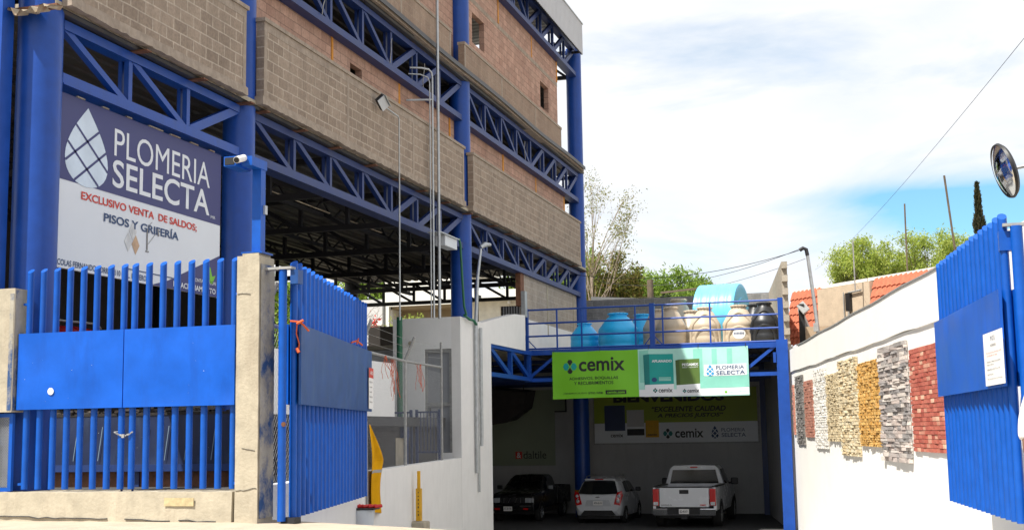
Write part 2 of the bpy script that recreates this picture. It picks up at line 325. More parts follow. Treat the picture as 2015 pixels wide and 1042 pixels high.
def setparent(o, parent):
    o.parent = parent
    if parent.type == 'EMPTY' and not parent.get('local'):
        o.matrix_parent_inverse = Matrix.Translation(parent.location).inverted()
def tag(o, label=None, cat=None, group=None, kind=None):
    if label: o['label'] = label
    if cat: o['category'] = cat
    if group: o['group'] = group
    if kind: o['kind'] = kind
    return o
def thing(name, label, cat, loc, group=None, local=False, rz=0):
    o = bpy.data.objects.new(name, None); COL.objects.link(o); o.location = loc; o.empty_display_size = .3
    if local: o['local'] = 1; o.rotation_euler = (0, 0, rz)
    return tag(o, label, cat, group)
def struct(o): o['kind'] = 'structure'; return o
def copy_tree(o, parent=None):
    c = o.copy(); COL.objects.link(c)
    if parent is not None: c.parent = parent
    for ch in list(o.children): copy_tree(ch, c)
    return c
FONTC = {}
def text(parent, string, o, u, v, wid, hei, material, name='lettering', bold=0., off=.004, shear=0.):
    """lettering fitted into the rectangle o, o+u*wid, o+v*hei (u, v unit vectors in the sign's plane)"""
    cu = bpy.data.curves.new('t', 'FONT'); cu.body = string; cu.size = 1; cu.offset = bold; cu.shear = shear; cu.resolution_u = 4
    ob = bpy.data.objects.new('t', cu); COL.objects.link(ob)
    dg = C.evaluated_depsgraph_get(); me = bpy.data.meshes.new_from_object(ob.evaluated_get(dg))
    bpy.data.objects.remove(ob)
    u, v, o = V(u).normalized(), V(v).normalized(), V(o); nrm = u.cross(v)
    co = np.array([tuple(q.co) for q in me.vertices]); mn = co.min(0); mxx = co.max(0); sz = np.maximum(mxx-mn, 1e-6)
    for q in me.vertices:
        a = (q.co.x-mn[0])/sz[0]*wid; b = (q.co.y-mn[1])/sz[1]*hei
        q.co = o+u*a+v*b+nrm*off
    me.materials.clear(); me.materials.append(M[material]); me.name = name
    ob = bpy.data.objects.new(name, me); COL.objects.link(ob)
    if parent is not None: setparent(ob, parent)
    return ob
def plate(parent, name, o, u, v, pts, material, off=.002, th=.002):
    """thin plate: polygon pts (a,b) in the plane o,u,v, raised by off"""
    u, v, o = V(u).normalized(), V(v).normalized(), V(o); n = u.cross(v)
    mb = MB(); top = [o+u*a+v*b+n*off for a, b in pts]; mb.poly(top)
    bot = [p-n*th for p in top]
    for i in range(len(pts)): j = (i+1) % len(pts); mb.quad(bot[i], bot[j], top[j], top[i])
    return mb.build(name, material, parent)
def rect(a0, a1, b0, b1): return [(a0, b0), (a1, b0), (a1, b1), (a0, b1)]
def drop_outline(ca, cb, ra, h, n=36):
    """teardrop: point at the top, round belly"""
    pts = []
    for i in range(n+1):
        t = math.pi*2*i/n
        x = math.sin(t)*ra*(math.sin(t/2)**1.15); z = math.cos(t)
        pts.append((ca+x*1.0, cb+z*h/2))
    return pts[:-1]
def clip_line(poly, p, d):
    ts = []
    for (a, b), (c, e) in zip(poly, poly[1:]+poly[:1]):
        ex, ey = c-a, e-b; den = d[0]*ey-d[1]*ex
        if abs(den) < 1e-9: continue
        t = ((a-p[0])*ey-(b-p[1])*ex)/den; s = ((a-p[0])*d[1]-(b-p[1])*d[0])/den
        if 0 <= s <= 1: ts.append(t)
    return (min(ts), max(ts)) if len(ts) >= 2 else None
def drop_logo(parent, o, u, v, ca, cb, ra, h, fill, line, lw, off=.004, nl=2):
    out = drop_outline(ca, cb, ra, h); plate(parent, 'drop_emblem', o, u, v, out, fill, off)
    uu, vv = V(u).normalized(), V(v).normalized(); nn = uu.cross(vv); mb = MB(); oo = V(o)
    for sgn in (1, -1):
        d = (ra*1.0, sgn*h*.42); ln = math.hypot(*d); d = (d[0]/ln, d[1]/ln); pr = (-d[1], d[0])
        for k in (-.5, .5):
            sp_ = h*.285; p = (ca+pr[0]*sp_*(k), cb-h*.10+pr[1]*sp_*(k))
            c = clip_line(out, p, d)
            if not c: continue
            a = (p[0]+d[0]*c[0], p[1]+d[1]*c[0]); b = (p[0]+d[0]*c[1], p[1]+d[1]*c[1])
            q = [(a[0]+pr[0]*lw, a[1]+pr[1]*lw), (b[0]+pr[0]*lw, b[1]+pr[1]*lw), (b[0]-pr[0]*lw, b[1]-pr[1]*lw), (a[0]-pr[0]*lw, a[1]-pr[1]*lw)]
            mb.poly([oo+uu*x+vv*y+nn*(off+.004) for x, y in q])
    mb.build('emblem_lines', line, parent)
def hex_logo(parent, o, u, v, ca, cb, s, dark, side, off=.004):
    def trap(cx, cz, w0, w1, h0): return [(cx-w0, cz), (cx+w0, cz), (cx+w1, cz+h0), (cx-w1, cz+h0)]
    plate(parent, 'emblem_piece', o, u, v, [(ca-.42*s, cb+.72*s), (ca-.2*s, cb+1.05*s), (ca+.2*s, cb+1.05*s), (ca+.42*s, cb+.72*s), (ca, cb+.12*s)], dark, off)
    plate(parent, 'emblem_piece', o, u, v, [(ca, cb-.12*s), (ca+.42*s, cb-.72*s), (ca+.2*s, cb-1.05*s), (ca-.2*s, cb-1.05*s), (ca-.42*s, cb-.72*s)], dark, off)
    for k in (-1, 1):
        plate(parent, 'emblem_piece', o, u, v, [(ca+k*x*s, cb+y*s) for x, y in ((.12, 0), (.4, .55), (.82, .5), (1.08, 0), (.82, -.5), (.4, -.55))][::k], side, off)
UX, UY, UZ = V((1, 0, 0)), V((0, 1, 0)), V((0, 0, 1))
# ================================================================== SETTING
def lerp(a, b, t): return a+(b-a)*t
def zdrive(y): return -1.42-.070*(y-14.2) if y < 36.8 else -3.0
def lwx(y): return -7.62-(y-14.55)*.1834      # left retaining wall line
def rwx(y): return -2.94+(38.67-y)*.2090      # right boundary wall line
g = MB(); g.quad((-3500, -3500, -3.4), (3500, -3500, -3.4), (3500, 3500, -3.4), (-3500, 3500, -3.4)); struct(g.build('ground', 'earth'))
g = MB(); g.box(-60, 60, -40, 8.4, -3.3, -1.68); struct(g.build('road', 'asphalt'))
g = MB()
ys = [8.4, 8.41, 10, 11.5, 12.8, 14.1, 14.7]; zs = [-1.68, -1.53, -1.33, -1.13, -1.0, -.975, -.975]
xs = [-60, -30, -14, -7.7, -5, -2, 1, 3.5, 10, 60]
def swz(x, z): return z-.047*max(0, min(8.5, x+8))
for i in range(len(ys)-1):
    for j in range(len(xs)-1):
        g.quad(*[(xs[a], ys[b], swz(xs[a], zs[b])) for a, b in ((j, i), (j+1, i), (j+1, i+1), (j, i+1))])
g.box(-60, 60, 14.1, 14.6, -3.3, -1.45)
struct(g.build('sidewalk', 'sidewalk', smooth=True))
g = MB(); yy = [14.7+i*(37-14.7)/14 for i in range(15)]+[49]
for a, b in zip(yy, yy[1:]):
    g.quad((-12, a, zdrive(a)), (4.5, a, zdrive(a)), (4.5, b, zdrive(b)), (-12, b, zdrive(b)))
struct(g.build('driveway', 'drive', smooth=True))
g = MB(); g.box(-20.2, -2.9, 34.4, 48.0, -3.3, -2.985); struct(g.build('garage_floor', 'asphalt'))
g = MB()
g.poly([(-7.75, 14.66, -.69), (-10.8, 31.5, -.69), (-26, 31.5, -.69), (-26, 14.66, -.69)]); struct(g.build('yard', 'asphalt'))
# ---- left retaining wall, its fence
rw = MB(); a, b = V((-7.62, 14.66, 0)), V((lwx(31.6), 31.6, 0))
rw.hexa([(a.x-.2, a.y, -3.3), (a.x, a.y, -3.3), (b.x, b.y, -3.3), (b.x-.2, b.y, -3.3), (a.x-.2, a.y, -.60), (a.x, a.y, -.60), (b.x, b.y, -.58), (b.x-.2, b.y, -.58)])
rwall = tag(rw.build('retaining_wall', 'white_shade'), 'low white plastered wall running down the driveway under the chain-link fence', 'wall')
ld = (b-a).normalized()
def lw(s, z, off=0.): p = a+ld*s; return V((p.x+off-.1, p.y, z))
fence = thing('chain_link_fence', 'chain-link fence with bent barbed wire posts on top of the low white wall', 'fence', lw(0, -.6))
def fpost(s, bent):
    mb = MB(); mb.tube([lw(s, -.6), lw(s, 1.5)]+([lw(s, 1.52), lw(s-.05, 1.98, .22)] if bent else [lw(s, 2.2)]), .032, 8)
    mb.build('post', 'galv_dull', fence, smooth=True)
for s, bnt in ((.35, 1), (3.1, 1), (6.0, 1), (10.1, 1), (14.7, 0)): fpost(s, bnt)
MB().tube([lw(.3, 1.47), lw(5.8, 1.47), lw(10.1, 1.50), lw(14.7, 1.60)], .028, 8).build('top_rail', 'galv_dull', fence, smooth=True)
mb = MB(); hz0, hz1, S0, S1 = -.58, 1.46, .3, 14.7; hh = hz1-hz0; k = S0-hh
while k < S1:
    for sg in (0, 1):
        s0, s1 = k, k+hh; t0, t1 = max(0, (S0-s0)/hh), min(1, (S1-s0)/hh)
        if t1 > t0:
            p, q = [lw(s0+hh*t, hz0+hh*(t if sg == 0 else 1-t), .02*sg) for t in (t0, t1)]
            mb.bar(p, q, .0014, .0014)
    k += .10
mb.build('wire_mesh', mat('zinc_wire', (.55, .56, .57), .55, 0, var=.1), fence)
for k in range(3):
    z = 1.62+k*.13; o_ = .07+.06*k
    MB().tube([lw(.35, z, o_), lw(3.1, z-.02, o_), lw(5.8, z, o_), lw(10.1, z, o_), lw(14.7, z+.2, 0)], .003, 5).build('barbed_wire', 'galv_dull', fence)
random.seed(3)
def twine(p, n, ln, label):
    mb = MB()
    for i in range(n):
        q = p+V((random.uniform(-.05, .05), random.uniform(-.08, .08), 0)); pts = [q]
        for j in range(5): pts.append(pts[-1]+V((random.uniform(-.03, .05), random.uniform(-.05, .05), -ln/5*random.uniform(.6, 1.2))))
        mb.tube(pts, .0045, 4)
    return tag(mb.build('twine', 'rope'), label, 'twine', 'orange twine tied to the fence and gate')
twine(lw(7.9, 1.48, .05), 5, .42, 'orange twine tangle on the fence rail nearest the open gate')
twine(lw(8.7, 1.46, .05), 8, .75, 'longest orange twine tangle hanging beside the green pole')
twine(lw(11.4, 1.50, .05), 6, .60, 'orange twine hanging from the fence rail in front of the grey door')
# ---- right boundary wall
wd = V((rwx(20)-rwx(30), -10, 0)).normalized(); wn = V((-wd.y, wd.x, 0)); wn = wn if wn.x < 0 else -wn
W0 = V((-2.94, 38.67, 0))
def rw_(s, z, off=0.): return W0+wd*s+wn*off+UZ*z
SL = 25.0
mb = MB()
mb.obox(rw_(0, -3.3), wd*SL, -wn*.24, UZ*(3.3+1.66))
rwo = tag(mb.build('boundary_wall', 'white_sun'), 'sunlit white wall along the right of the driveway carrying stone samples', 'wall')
mb = MB(); n_ = 26
tp = [rw_(i*SL/n_, 2.30+.009*i*SL/n_+.012*math.sin(i*1.3), .035) for i in range(n_+1)]
bt = [rw_(i*SL/n_, 1.66+.012*math.sin(i*2.1)+.012*math.sin(i*.9), .035) for i in range(n_+1)]
for i in range(n_):
    A, B, Cc, D = bt[i], bt[i+1], tp[i+1], tp[i]; k = -wn*.275
    mb.quad(A, B, Cc, D); mb.quad(A+k, D+k, Cc+k, B+k); mb.quad(D, Cc, Cc+k, D+k); mb.quad(A, A+k, B+k, B)
mb.quad(bt[0], tp[0], tp[0]+k, bt[0]+k); mb.quad(bt[-1], bt[-1]+k, tp[-1]+k, tp[-1])
mb.build('upper_course', 'white_sun', rwo)
# metal flashing on the wall top
mb = MB()
for i in range(2, n_-6): mb.hexa([tp[i]+wn*.02+UZ*.004, tp[i+1]+wn*.02+UZ*.004, tp[i+1]-wn*.29+UZ*.004, tp[i]-wn*.29+UZ*.004, tp[i]+wn*.02+UZ*.03, tp[i+1]+wn*.02+UZ*.03, tp[i+1]-wn*.29+UZ*.03, tp[i]-wn*.29+UZ*.03])
mb.build('flashing', 'galv_dull', rwo)
# ---- stone samples
def sample(s0, s1, z0, z1, kind, label, material, sw, sh, dmin, dmax, seed, gap=.006, ragged=0.):
    random.seed(seed); mb = MB(); root = thing('stone_sample', label, 'stone panel', rw_((s0+s1)/2, z0), 'stone and brick samples on the white wall')
    z = z0
    while z < z1-.01:
        h = min(random.uniform(*sh), z1-z)
        if z1-z-h < sh[0]*.5: h = z1-z
        s = s0-(random.uniform(0, ragged) if ragged else 0); e = s1+(random.uniform(0, ragged) if ragged else 0)
        first = True
        while s < e-.01:
            wdt = random.uniform(*sw)*(random.choice((.5, 1)) if first and kind == 'brick' else 1)
            first = False
            wdt = min(wdt, e-s)
            if e-s-wdt < sw[0]*.4: wdt = e-s
            d = random.uniform(dmin, dmax); j = lambda q: random.uniform(-q, q)
            q = .004 if kind == 'brick' else .012
            p0, p1 = s+gap/2, s+wdt-gap/2; a0, a1 = z+gap/2, z+h-gap*(1.4 if kind == 'brick' else .5)
            pts = [rw_(p0, a0, .012), rw_(p1, a0, .012), rw_(p1, a0, d+j(q)), rw_(p0, a0, d+j(q)), rw_(p0, a1, .012), rw_(p1, a1, .012), rw_(p1, a1, d+j(q)), rw_(p0, a1, d+j(q))]
            mb.hexa(pts); s += wdt
        z += h
    mb.build('stone_facing', material, root)
    MB().obox(rw_(s0+.01, z0+.01, .002), wd*(s1-s0-.02), wn*.016, UZ*(z1-z0-.02)).build('backing_board', 'conc', root)
R_ = rndmat
M['st_red'] = R_('red_brick_facing', [(.33, .075, .055), (.44, .12, .085), (.52, .17, .12), (.40, .10, .075), (.46, .14, .10), (.70, .45, .32)], .9)
M['st_grey'] = R_('grey_ledge_stone', [(.22, .21, .21), (.36, .33, .32), (.56, .47, .43), (.64, .58, .53), (.28, .265, .26), (.52, .44, .40)], .9, .6)
M['st_ochre'] = R_('ochre_split_stone', [(.46, .25, .06), (.58, .34, .10), (.66, .42, .15), (.50, .28, .08)], .9, .6)
M['st_cream'] = R_('cream_ledge_stone', [(.50, .40, .24), (.66, .56, .38), (.74, .66, .48), (.55, .42, .24)], .9, .6)
M['st_tan'] = R_('tan_split_stone', [(.45, .36, .22), (.56, .47, .31), (.62, .53, .36)], .9, .6)
M['st_white'] = R_('white_split_stone', [(.66, .63, .58), (.76, .74, .69), (.80, .78, .75)], .9, .6)
M['st_brown'] = R_('brown_red_brick', [(.34, .14, .10), (.42, .19, .14), (.47, .24, .18)], .9)
M['st_dark'] = R_('charcoal_ledge_stone', [(.12, .115, .11), (.20, .19, .18), (.27, .25, .24)], .9, .6)
M['st_pink'] = R_('pink_brick', [(.5, .2, .15), (.6, .3, .22)], .9)
sample(15.62, 17.85, -.40, 1.33, 'brick', 'wide red brick sample panel beside the blue gate on the right', 'st_red', (.20, .24), (.068, .074), .03, .045, 1, .004)
sample(13.0, 15.43, -.61, 1.52, 'ledge', 'largest sample panel, of mixed grey ledge stone next to the red bricks', 'st_grey', (.15, .65), (.035, .085), .03, .075, 2, .006, .03)
sample(10.75, 12.92, -.36, 1.34, 'split', 'golden ochre split stone sample panel next to the big grey one', 'st_ochre', (.08, .2), (.04, .07), .03, .065, 3, .006)
sample(8.34, 10.65, -.59, 1.52, 'ledge', 'tall cream ledge stone sample panel between the tan and ochre ones', 'st_cream', (.12, .42), (.035, .075), .03, .065, 4, .008, .02)
sample(6.5, 8.30, -.29, 1.29, 'split', 'tan split stone sample panel between the white and cream ones', 'st_tan', (.08, .2), (.04, .07), .03, .06, 5, .006)
sample(4.43, 6.44, -.48, 1.49, 'split', 'white split stone sample panel on the white wall', 'st_white', (.12, .3), (.05, .09), .035, .055, 6, .008)
sample(2.65, 4.22, -.21, 1.29, 'brick', 'brownish red brick sample panel between charcoal and white ones', 'st_brown', (.20, .24), (.068, .074), .03, .05, 8, .004)
sample(1.0, 2.49, -.42, 1.49, 'ledge', 'dark charcoal ledge stone sample panel near the far end of the wall', 'st_dark', (.10, .3), (.04, .08), .035, .058, 9, .006)
sample(.28, .6, -.15, 1.28, 'brick', 'narrow pink brick sample strip at the far end of the white wall', 'st_pink', (.20, .24), (.068, .074), .03, .05, 10, .004)
# ================================================================== UNFINISHED BUILDING
BL = thing('unfinished_building', 'tall unfinished block building with blue steel columns and trusses', 'building', (-15.5, 30, -.69))
CX_ = -11.05
cols = [(14.70, -1.0, .30), (20.32, -.69, .285), (32.63, -.69, .285), (46.05, -3.0, .285)]
for y, z0, r in cols:
    c = MB().tube([(CX_, y, z0), (CX_, y, 14.32)], r, 40).build('column', 'blue', BL, smooth=True)
MB().tube([(CX_, 46.05, -2.55), (CX_, 46.05, -2.02)], .292, 40).build('yellow_band', 'yellow', BL, True)
for y in (20.32, 32.63, 46.05):
    MB().tube([(-20.1, y, -3 if y > 40 else -.69), (-20.1, y, 14.3)], .26, 20).build('column', 'steel_dark', BL, smooth=True)
MB().box(-11.42, -11.18, 14.06, 14.30, -.97, 7.0).build('slim_post', 'blue', BL)
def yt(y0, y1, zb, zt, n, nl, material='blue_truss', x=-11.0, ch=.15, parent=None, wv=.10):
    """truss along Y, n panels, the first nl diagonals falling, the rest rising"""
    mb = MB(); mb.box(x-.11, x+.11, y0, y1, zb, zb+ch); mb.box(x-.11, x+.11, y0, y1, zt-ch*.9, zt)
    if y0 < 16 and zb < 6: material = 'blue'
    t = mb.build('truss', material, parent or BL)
    mb2 = MB(); mb2.box(x-.19, x+.125, y0, y1, zb-.012, zb+.008); mb2.build('bottom_flange', material, t)
    st = (y1-y0)/n
    for i in range(n):
        a_, b_ = y0+st*i, y0+st*(i+1)
        p, q = ((a_, zt-ch*.5), (b_, zb+ch*.5)) if i < nl else ((a_, zb+ch*.5), (b_, zt-ch*.5))
        MB().bar((x+.035, p[0], p[1]), (x+.035, q[0], q[1]), .10, wv+(.05 if i >= nl else .0), (1, 0, 0)).build('diagonal_brace', material, t)
        if i < n-1:
            v = MB(); v.box(x+.002, x+.085, b_-.05, b_+.05, zb+ch, zt-ch*.9); v.box(x-.10, x-.04, b_-.05, b_+.05, zb+ch, zt-ch*.9)
            v.build('vertical_strut', material, t)
    return t
def xt(y, x0, x1, zb, zt, n, material='steel_dark'):
    mb = MB(); mb.box(x0, x1, y-.07, y+.07, zb, zb+.13); mb.box(x0, x1, y-.07, y+.07, zt-.12, zt)
    t = mb.build('cross_truss', material, BL); st = (x1-x0)/n; v = MB()
    for i in range(n):
        a_, b_ = x0+st*i, x0+st*(i+1)
        v.bar((a_, y, zt-.06), (b_, y, zb+.06), .08, .09, (0, 1, 0))
        v.box(b_-.045, b_+.045, y-.045, y+.045, zb+.1, zt-.1)
    v.build('web_bracing', material, t)
BAYS = [(15.0, 20.04, 3, 2), (20.61, 32.35, 7, 4), (32.92, 45.77, 8, 4)]
for y0, y1, n, nl in BAYS:
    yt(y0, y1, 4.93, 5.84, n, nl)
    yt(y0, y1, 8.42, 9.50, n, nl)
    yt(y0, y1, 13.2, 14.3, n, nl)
for y in (20.32, 24.4, 28.5, 32.63, 37.1, 41.6, 46.05): xt(y, -20.0, -11.3, 4.95, 5.80, 7)
for y in (20.32, 32.63, 46.05): xt(y, -20.0, -11.3, 8.45, 9.48, 7); xt(y, -20.0, -11.3, 13.2, 14.28, 7)
for x in (-13.2, -15.4, -17.6):
    mb = MB(); mb.box(x-.05, x+.05, 14.7, 46, 5.30, 5.40); mb.box(x-.05, x+.05, 14.7, 46, 5.66, 5.76)
    k = 14.7
    while k < 45: mb.bar((x, k, 5.35), (x, k+.6, 5.71), .04, .04); mb.bar((x, k+.6, 5.71), (x, k+1.2, 5.35), .04, .04); k += 1.2
    mb.build('joist', 'steel_dark', BL)
# decks: corrugated steel under a concrete slab
for z, nm in ((5.86, 0), (9.52, 1)):
    MB().corrugated((-20.3, 14.6, z+.035), (9.58, 0, 0), (0, 31.5, 0), (0, 0, -1), 32, .035).build('deck_sheet', 'deckmetal', BL)
    MB().box(-20.3, -10.75, 14.6, 46.1, z+.045, z+.13).build('floor_slab', 'conc', BL)
# flanges of rusty steel poking out under the first band
random.seed(5)
for y0, y1, n, nl in BAYS:
    for i in range(n+1):
        y = y0+(y1-y0)*i/n+random.uniform(-.1, .1)
        if y < 15.2: continue
        MB().box(-10.98, -10.63+random.uniform(-.02, .02), y-.09, y+.05, 5.84, 5.862).build('angle_bracket', 'rust', BL)
for a_, b_ in (((-12.6, 24.3), (-12.6, 27.6)), ((-12.6, 28.6), (-12.6, 30.8)), ((-12.6, 32.0), (-12.6, 34.2))): MB().tube([(a_[0], a_[1], 5.22), (b_[0], b_[1], 5.22)], .014, 6).build('ceiling_conduit', 'rustsheet', BL)
# ---- parapet bands
def wallx(name, x0, x1, y0, y1, z0, z1, material, holes=()):
    """wall with its normal along X, window holes (y0,y1,z0,z1)"""
    mb = MB(); ysx = sorted({y0, y1, *[h[0] for h in holes], *[h[1] for h in holes]})
    for a_, b_ in zip(ysx, ysx[1:]):
        hs = [h for h in holes if h[0] <= a_+1e-6 and h[1] >= b_-1e-6]
        z = z0
        for h in sorted(hs, key=lambda q: q[2]):
            if h[2] > z: mb.box(x0, x1, a_, b_, z, h[2])
            z = h[3]
        if z < z1: mb.box(x0, x1, a_, b_, z, z1)
    return mb.build(name, material, BL)
def rough_beam(y0, y1, z0, z1, x0, x1, amp, seed):
    random.seed(seed); mb = MB(); n = max(1, int((y1-y0)/.11)); pr = None
    for i in range(n+1):
        y = lerp(y0, y1, i/n); cur = (y, z0+random.uniform(-amp, amp*.6), x1+random.uniform(-.012, .012), z1)
        if pr:
            mb.hexa([(x0, pr[0], pr[1]), (pr[2], pr[0], pr[1]), (cur[2], cur[0], cur[1]), (x0, cur[0], cur[1]), (x0, pr[0], pr[3]), (pr[2]-.005, pr[0], pr[3]), (cur[2]-.005, cur[0], cur[3]), (x0, cur[0], cur[3])])
        pr = cur
    return mb
for i, (y0, y1) in enumerate(((14.8, 19.75), (20.42, 31.68), (32.44, 44.72))):
    p = wallx('parapet_wall', -10.77, -10.62, y0, y1, 6.07, 7.30, 'band')
    rough_beam(y0-.06, y1+.08, 5.925, 6.07, -10.80, -10.60, .016, 20+i).build('rough_beam', 'conc_beam', p)
    mb = MB(); mb.box(-10.773, -10.615, y0, y1, 7.30, 7.46); mb.box(-10.80, -10.585, y0-.04, y1+.05, 7.46, 7.53); mb.build('coping', 'conc_beam', p)
    for yp in [q for q in (y0+.06, 24.15, 27.95, 36.4, 40.35, y1-.06) if y0 < q < y1]:
        MB().box(-10.70, -10.614, yp-.055, yp+.055, 6.07, 7.30).build('pilaster', 'conc_beam', p)
for i, (y0, y1) in enumerate(((14.8, 30.95), (32.05, 42.55))):
    p = wallx('upper_parapet_wall', -10.87, -10.70, y0, y1, 9.74, 10.42, 'band_up')
    MB().box(-10.89, -10.68, y0-.02, y1+.03, 10.42, 10.50).build('coping', 'conc_beam', p)
    for yp in [q for q in (y0+.06, 19.5, 23.5, 27.4, 35.5, 39.2, y1-.06) if y0 < q < y1]:
        MB().box(-10.80, -10.694, yp-.055, yp+.055, 9.74, 10.42).build('pilaster', 'conc_beam', p)
# ledge of the upper floor: metal drip edge over a concrete lip, sagging a little
mb = MB(); mc = MB(); ms = MB(); n = 40; pr = None
for i in range(n+1):
    y = lerp(14.7, 45.7, i/n); dz = .02*math.sin(i*.55)-.03*math.exp(-((y-40)/3)**2)
    if pr:
        y_, d_ = pr
        def sl(m_, x0, x1, za, zb): m_.hexa([(x0, y_, za+d_), (x1, y_, za+d_), (x1, y, za+dz), (x0, y, za+dz), (x0, y_, zb+d_), (x1, y_, zb+d_), (x1, y, zb+dz), (x0, y, zb+dz)])
        sl(mb, -10.95, -10.66, 9.56, 9.66); sl(mc, -10.95, -10.60, 9.66, 9.70); sl(ms, -10.615, -10.595, 9.60, 9.72)
    pr = (y, dz)
l_ = mb.build('ledge', 'conc_beam', BL); mc.build('drip_edge', 'galv_dull', l_); ms.build('drip_lip', 'deckmetal', l_)
# ---- recessed walls
holes2 = [(25.40, 26.05, 7.45, 8.12)]
for y0, y1 in ((14.9, 20.06), (20.58, 32.36), (32.9, 44.55)):
    p = wallx('recessed_wall', -11.28, -11.12, y0, y1, 5.99, 8.42, 'brick', [h for h in holes2 if y0 < h[0] < y1])
    for yf in [q for q in (17.4, 24.45, 28.33, 31.98, 36.87, 40.63, 44.40) if y0 < q < y1]:
        rough_beam(yf-.055, yf+.055, 7.5, 8.42, -11.2, -11.105, .004, int(yf*10)).build('foam_strip', 'foam', p)
holes3 = [(28.4, 29.75, 11.1, 12.02), (34.03, 35.18, 11.1, 12.0), (41.42, 42.5, 11.02, 11.92), (18.0, 19.2, 11.1, 12.0)]
for y0, y1 in ((14.9, 32.36), (32.9, 43.75)):
    p = wallx('upper_wall', -11.28, -11.12, y0, y1, 9.65, 13.2, 'brick', [h for h in holes3 if y0 < h[0] < y1])
    mb = MB()
    mb.box(-11.2, -11.113, y0, y1, 12.28, 12.42)
    mb.build('bond_beam', 'conc_beam', p)
    for yf in [q for q in (24.4, 30.4, 36.6, 40.4, 43.69) if y0 < q < y1]:
        rough_beam(yf-.05, yf+.05, 12.45, 13.2, -11.2, -11.105, .004, int(yf*10)).build('foam_strip', 'foam', p)
# rear, end and front walls that close the upper floors
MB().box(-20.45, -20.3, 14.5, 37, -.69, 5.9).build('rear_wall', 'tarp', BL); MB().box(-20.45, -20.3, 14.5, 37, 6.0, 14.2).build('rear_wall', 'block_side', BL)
MB().box(-20.45, -20.3, 37, 46.2, 6.0, 14.2).build('rear_wall', 'block_side', BL)
MB().box(-20.3, -11.5, 14.45, 14.6, 6.0, 13.2).build('end_wall', 'block_y', BL)
MB().box(-20.3, -11.5, 45.0, 45.15, 13.2, 14.35).build('end_wall', 'block_y', BL); MB().box(-20.3, -11.29, 43.9, 44.05, 6.0, 13.2).build('end_wall', 'block_y', BL)
# ---- roof
MB().corrugated((-20.6, 14.2, 14.42), (0, 31.3, 0), (10.05, 0, .5), (0, 0, 1), 90, .04).build('roof', 'roofmetal', BL)
f_ = MB().corrugated((-10.56, 14.0, 13.92), (0, 31.5, 0), (0, 0, 1.16), (1, 0, 0), 170, .022).build('fascia', 'roofmetal', BL)
mb = MB(); mb.box(-10.60, -10.515, 13.98, 45.53, 15.075, 15.115); mb.build('fascia_cap', 'galv', f_)
mb = MB(); mb.box(-10.62, -10.567, 13.98, 45.53, 13.93, 14.01); mb.box(-11.05, -10.6, 45.28, 45.36, 13.94, 14.02); mb.build('fascia_rail', 'steel_dark', f_)
for y in (20.3, 26.5, 32.6, 38.5): MB().bar((-11.0, y, 14.25), (-10.6, y, 13.97), .06, .06, (0, 1, 0)).build('fascia_bracket', 'steel_dark', f_)
# ---- raised hall floor with its parapet
MB().box(-20.3, -11.14, 17.2, 31.5, .22, .44).build('hall_slab', 'asphalt', BL)
MB().box(-11.42, -11.36, 17.3, 31.5, -.69, .22).build('under_slab_shade', 'tarp', BL)  # dark sheet added to stand for the shade under the slab
MB().box(-11.34, -11.14, 20.7, 28.0, .44, 1.66).build('hall_parapet', 'white', BL)
for y in (17.4, 21, 25, 29): MB().box(-20.2, -11.2, y-.1, y+.1, -.05, .22).build('slab_beam', 'blue_dark', BL)
for y in (21.2, 25.2, 29.2): MB().box(-11.5, -11.3, y-.1, y+.1, -.69, -.05).build('slab_post', 'blue_dark', BL)
MB().box(-20.3, -11.2, 34.3, 48.0, 2.44, 2.56).build('rear_hall_slab', 'conc', BL)
# infill wall under the last truss
p = MB().box(-11.12, -10.98, 38.45, 45.4, 3.55, 4.92).build('infill_wall', 'infill', BL)
for yp in (41.3, 44.95): MB().box(-11.05, -10.965, yp-.06, yp+.06, 3.2, 4.9).build('pilaster', 'conc', p)
MB().box(-11.13, -10.97, 38.9, 45.8, 2.56, 3.55).build('infill_base', 'white_shade', BL)
MB().box(-11.10, -10.94, 37.98, 38.36, 3.9, 4.93).build('timber_post', 'rust', BL)
# roof purlin bits and wire ends in the trusses
random.seed(11)
for y in (27.1, 29.3, 38.5, 23.4):
    mb = MB(); p0 = V((-10.86, y, 8.55)); pts = [p0]
    for i in range(5): pts.append(pts[-1]+V((random.uniform(-.01, .02), random.uniform(-.05, .05), .12)))
    mb.tube(pts, .012, 5); mb.build('loose_cable', 'galv_dull', BL)
# ================================================================== WHITE SERVICE BLOCK BESIDE THE DRIVEWAY
PH = thing('service_block', 'white plastered service block with a grey door beside the driveway', 'building', (-11.6, 32, -3.0))
mb = MB()
prof = [(31.62, -3.3), (34.25, -3.3), (34.25, 2.50), (37.75, 2.50), (37.75, 3.58), (36.65, 3.52), (35.0, 3.27), (33.44, 3.02), (31.62, 3.04)]
x0, x1 = -11.0, -10.75
mb.poly([(x1, y, z) for y, z in prof]); mb.poly([(x0, y, z) for y, z in prof][::-1])
for (ya, za), (yb, zb) in zip(prof, prof[1:]+prof[:1]): mb.quad((x1, ya, za), (x0, ya, za), (x0, yb, zb), (x1, yb, zb))
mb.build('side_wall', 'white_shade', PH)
mb = MB(); mb.box(-12.62, -11.74, 31.62, 31.82, -3.3, 3.04); mb.box(-11.74, -11.0, 31.62, 31.82, 2.22, 3.04); mb.box(-12.62, -12.45, 31.82, 34.2, -1, 3.04)
mb.box(-11.74, -11.0, 31.62, 31.82, -3.3, -.45); mb.box(-12.45, -11.0, 31.82, 34.2, 2.86, 2.98)
mb.build('front_wall', 'white', PH)
d = MB().box(-11.70, -11.05, 31.70, 31.74, -.44, 2.18).build('door', 'door', PH)
mb = MB()
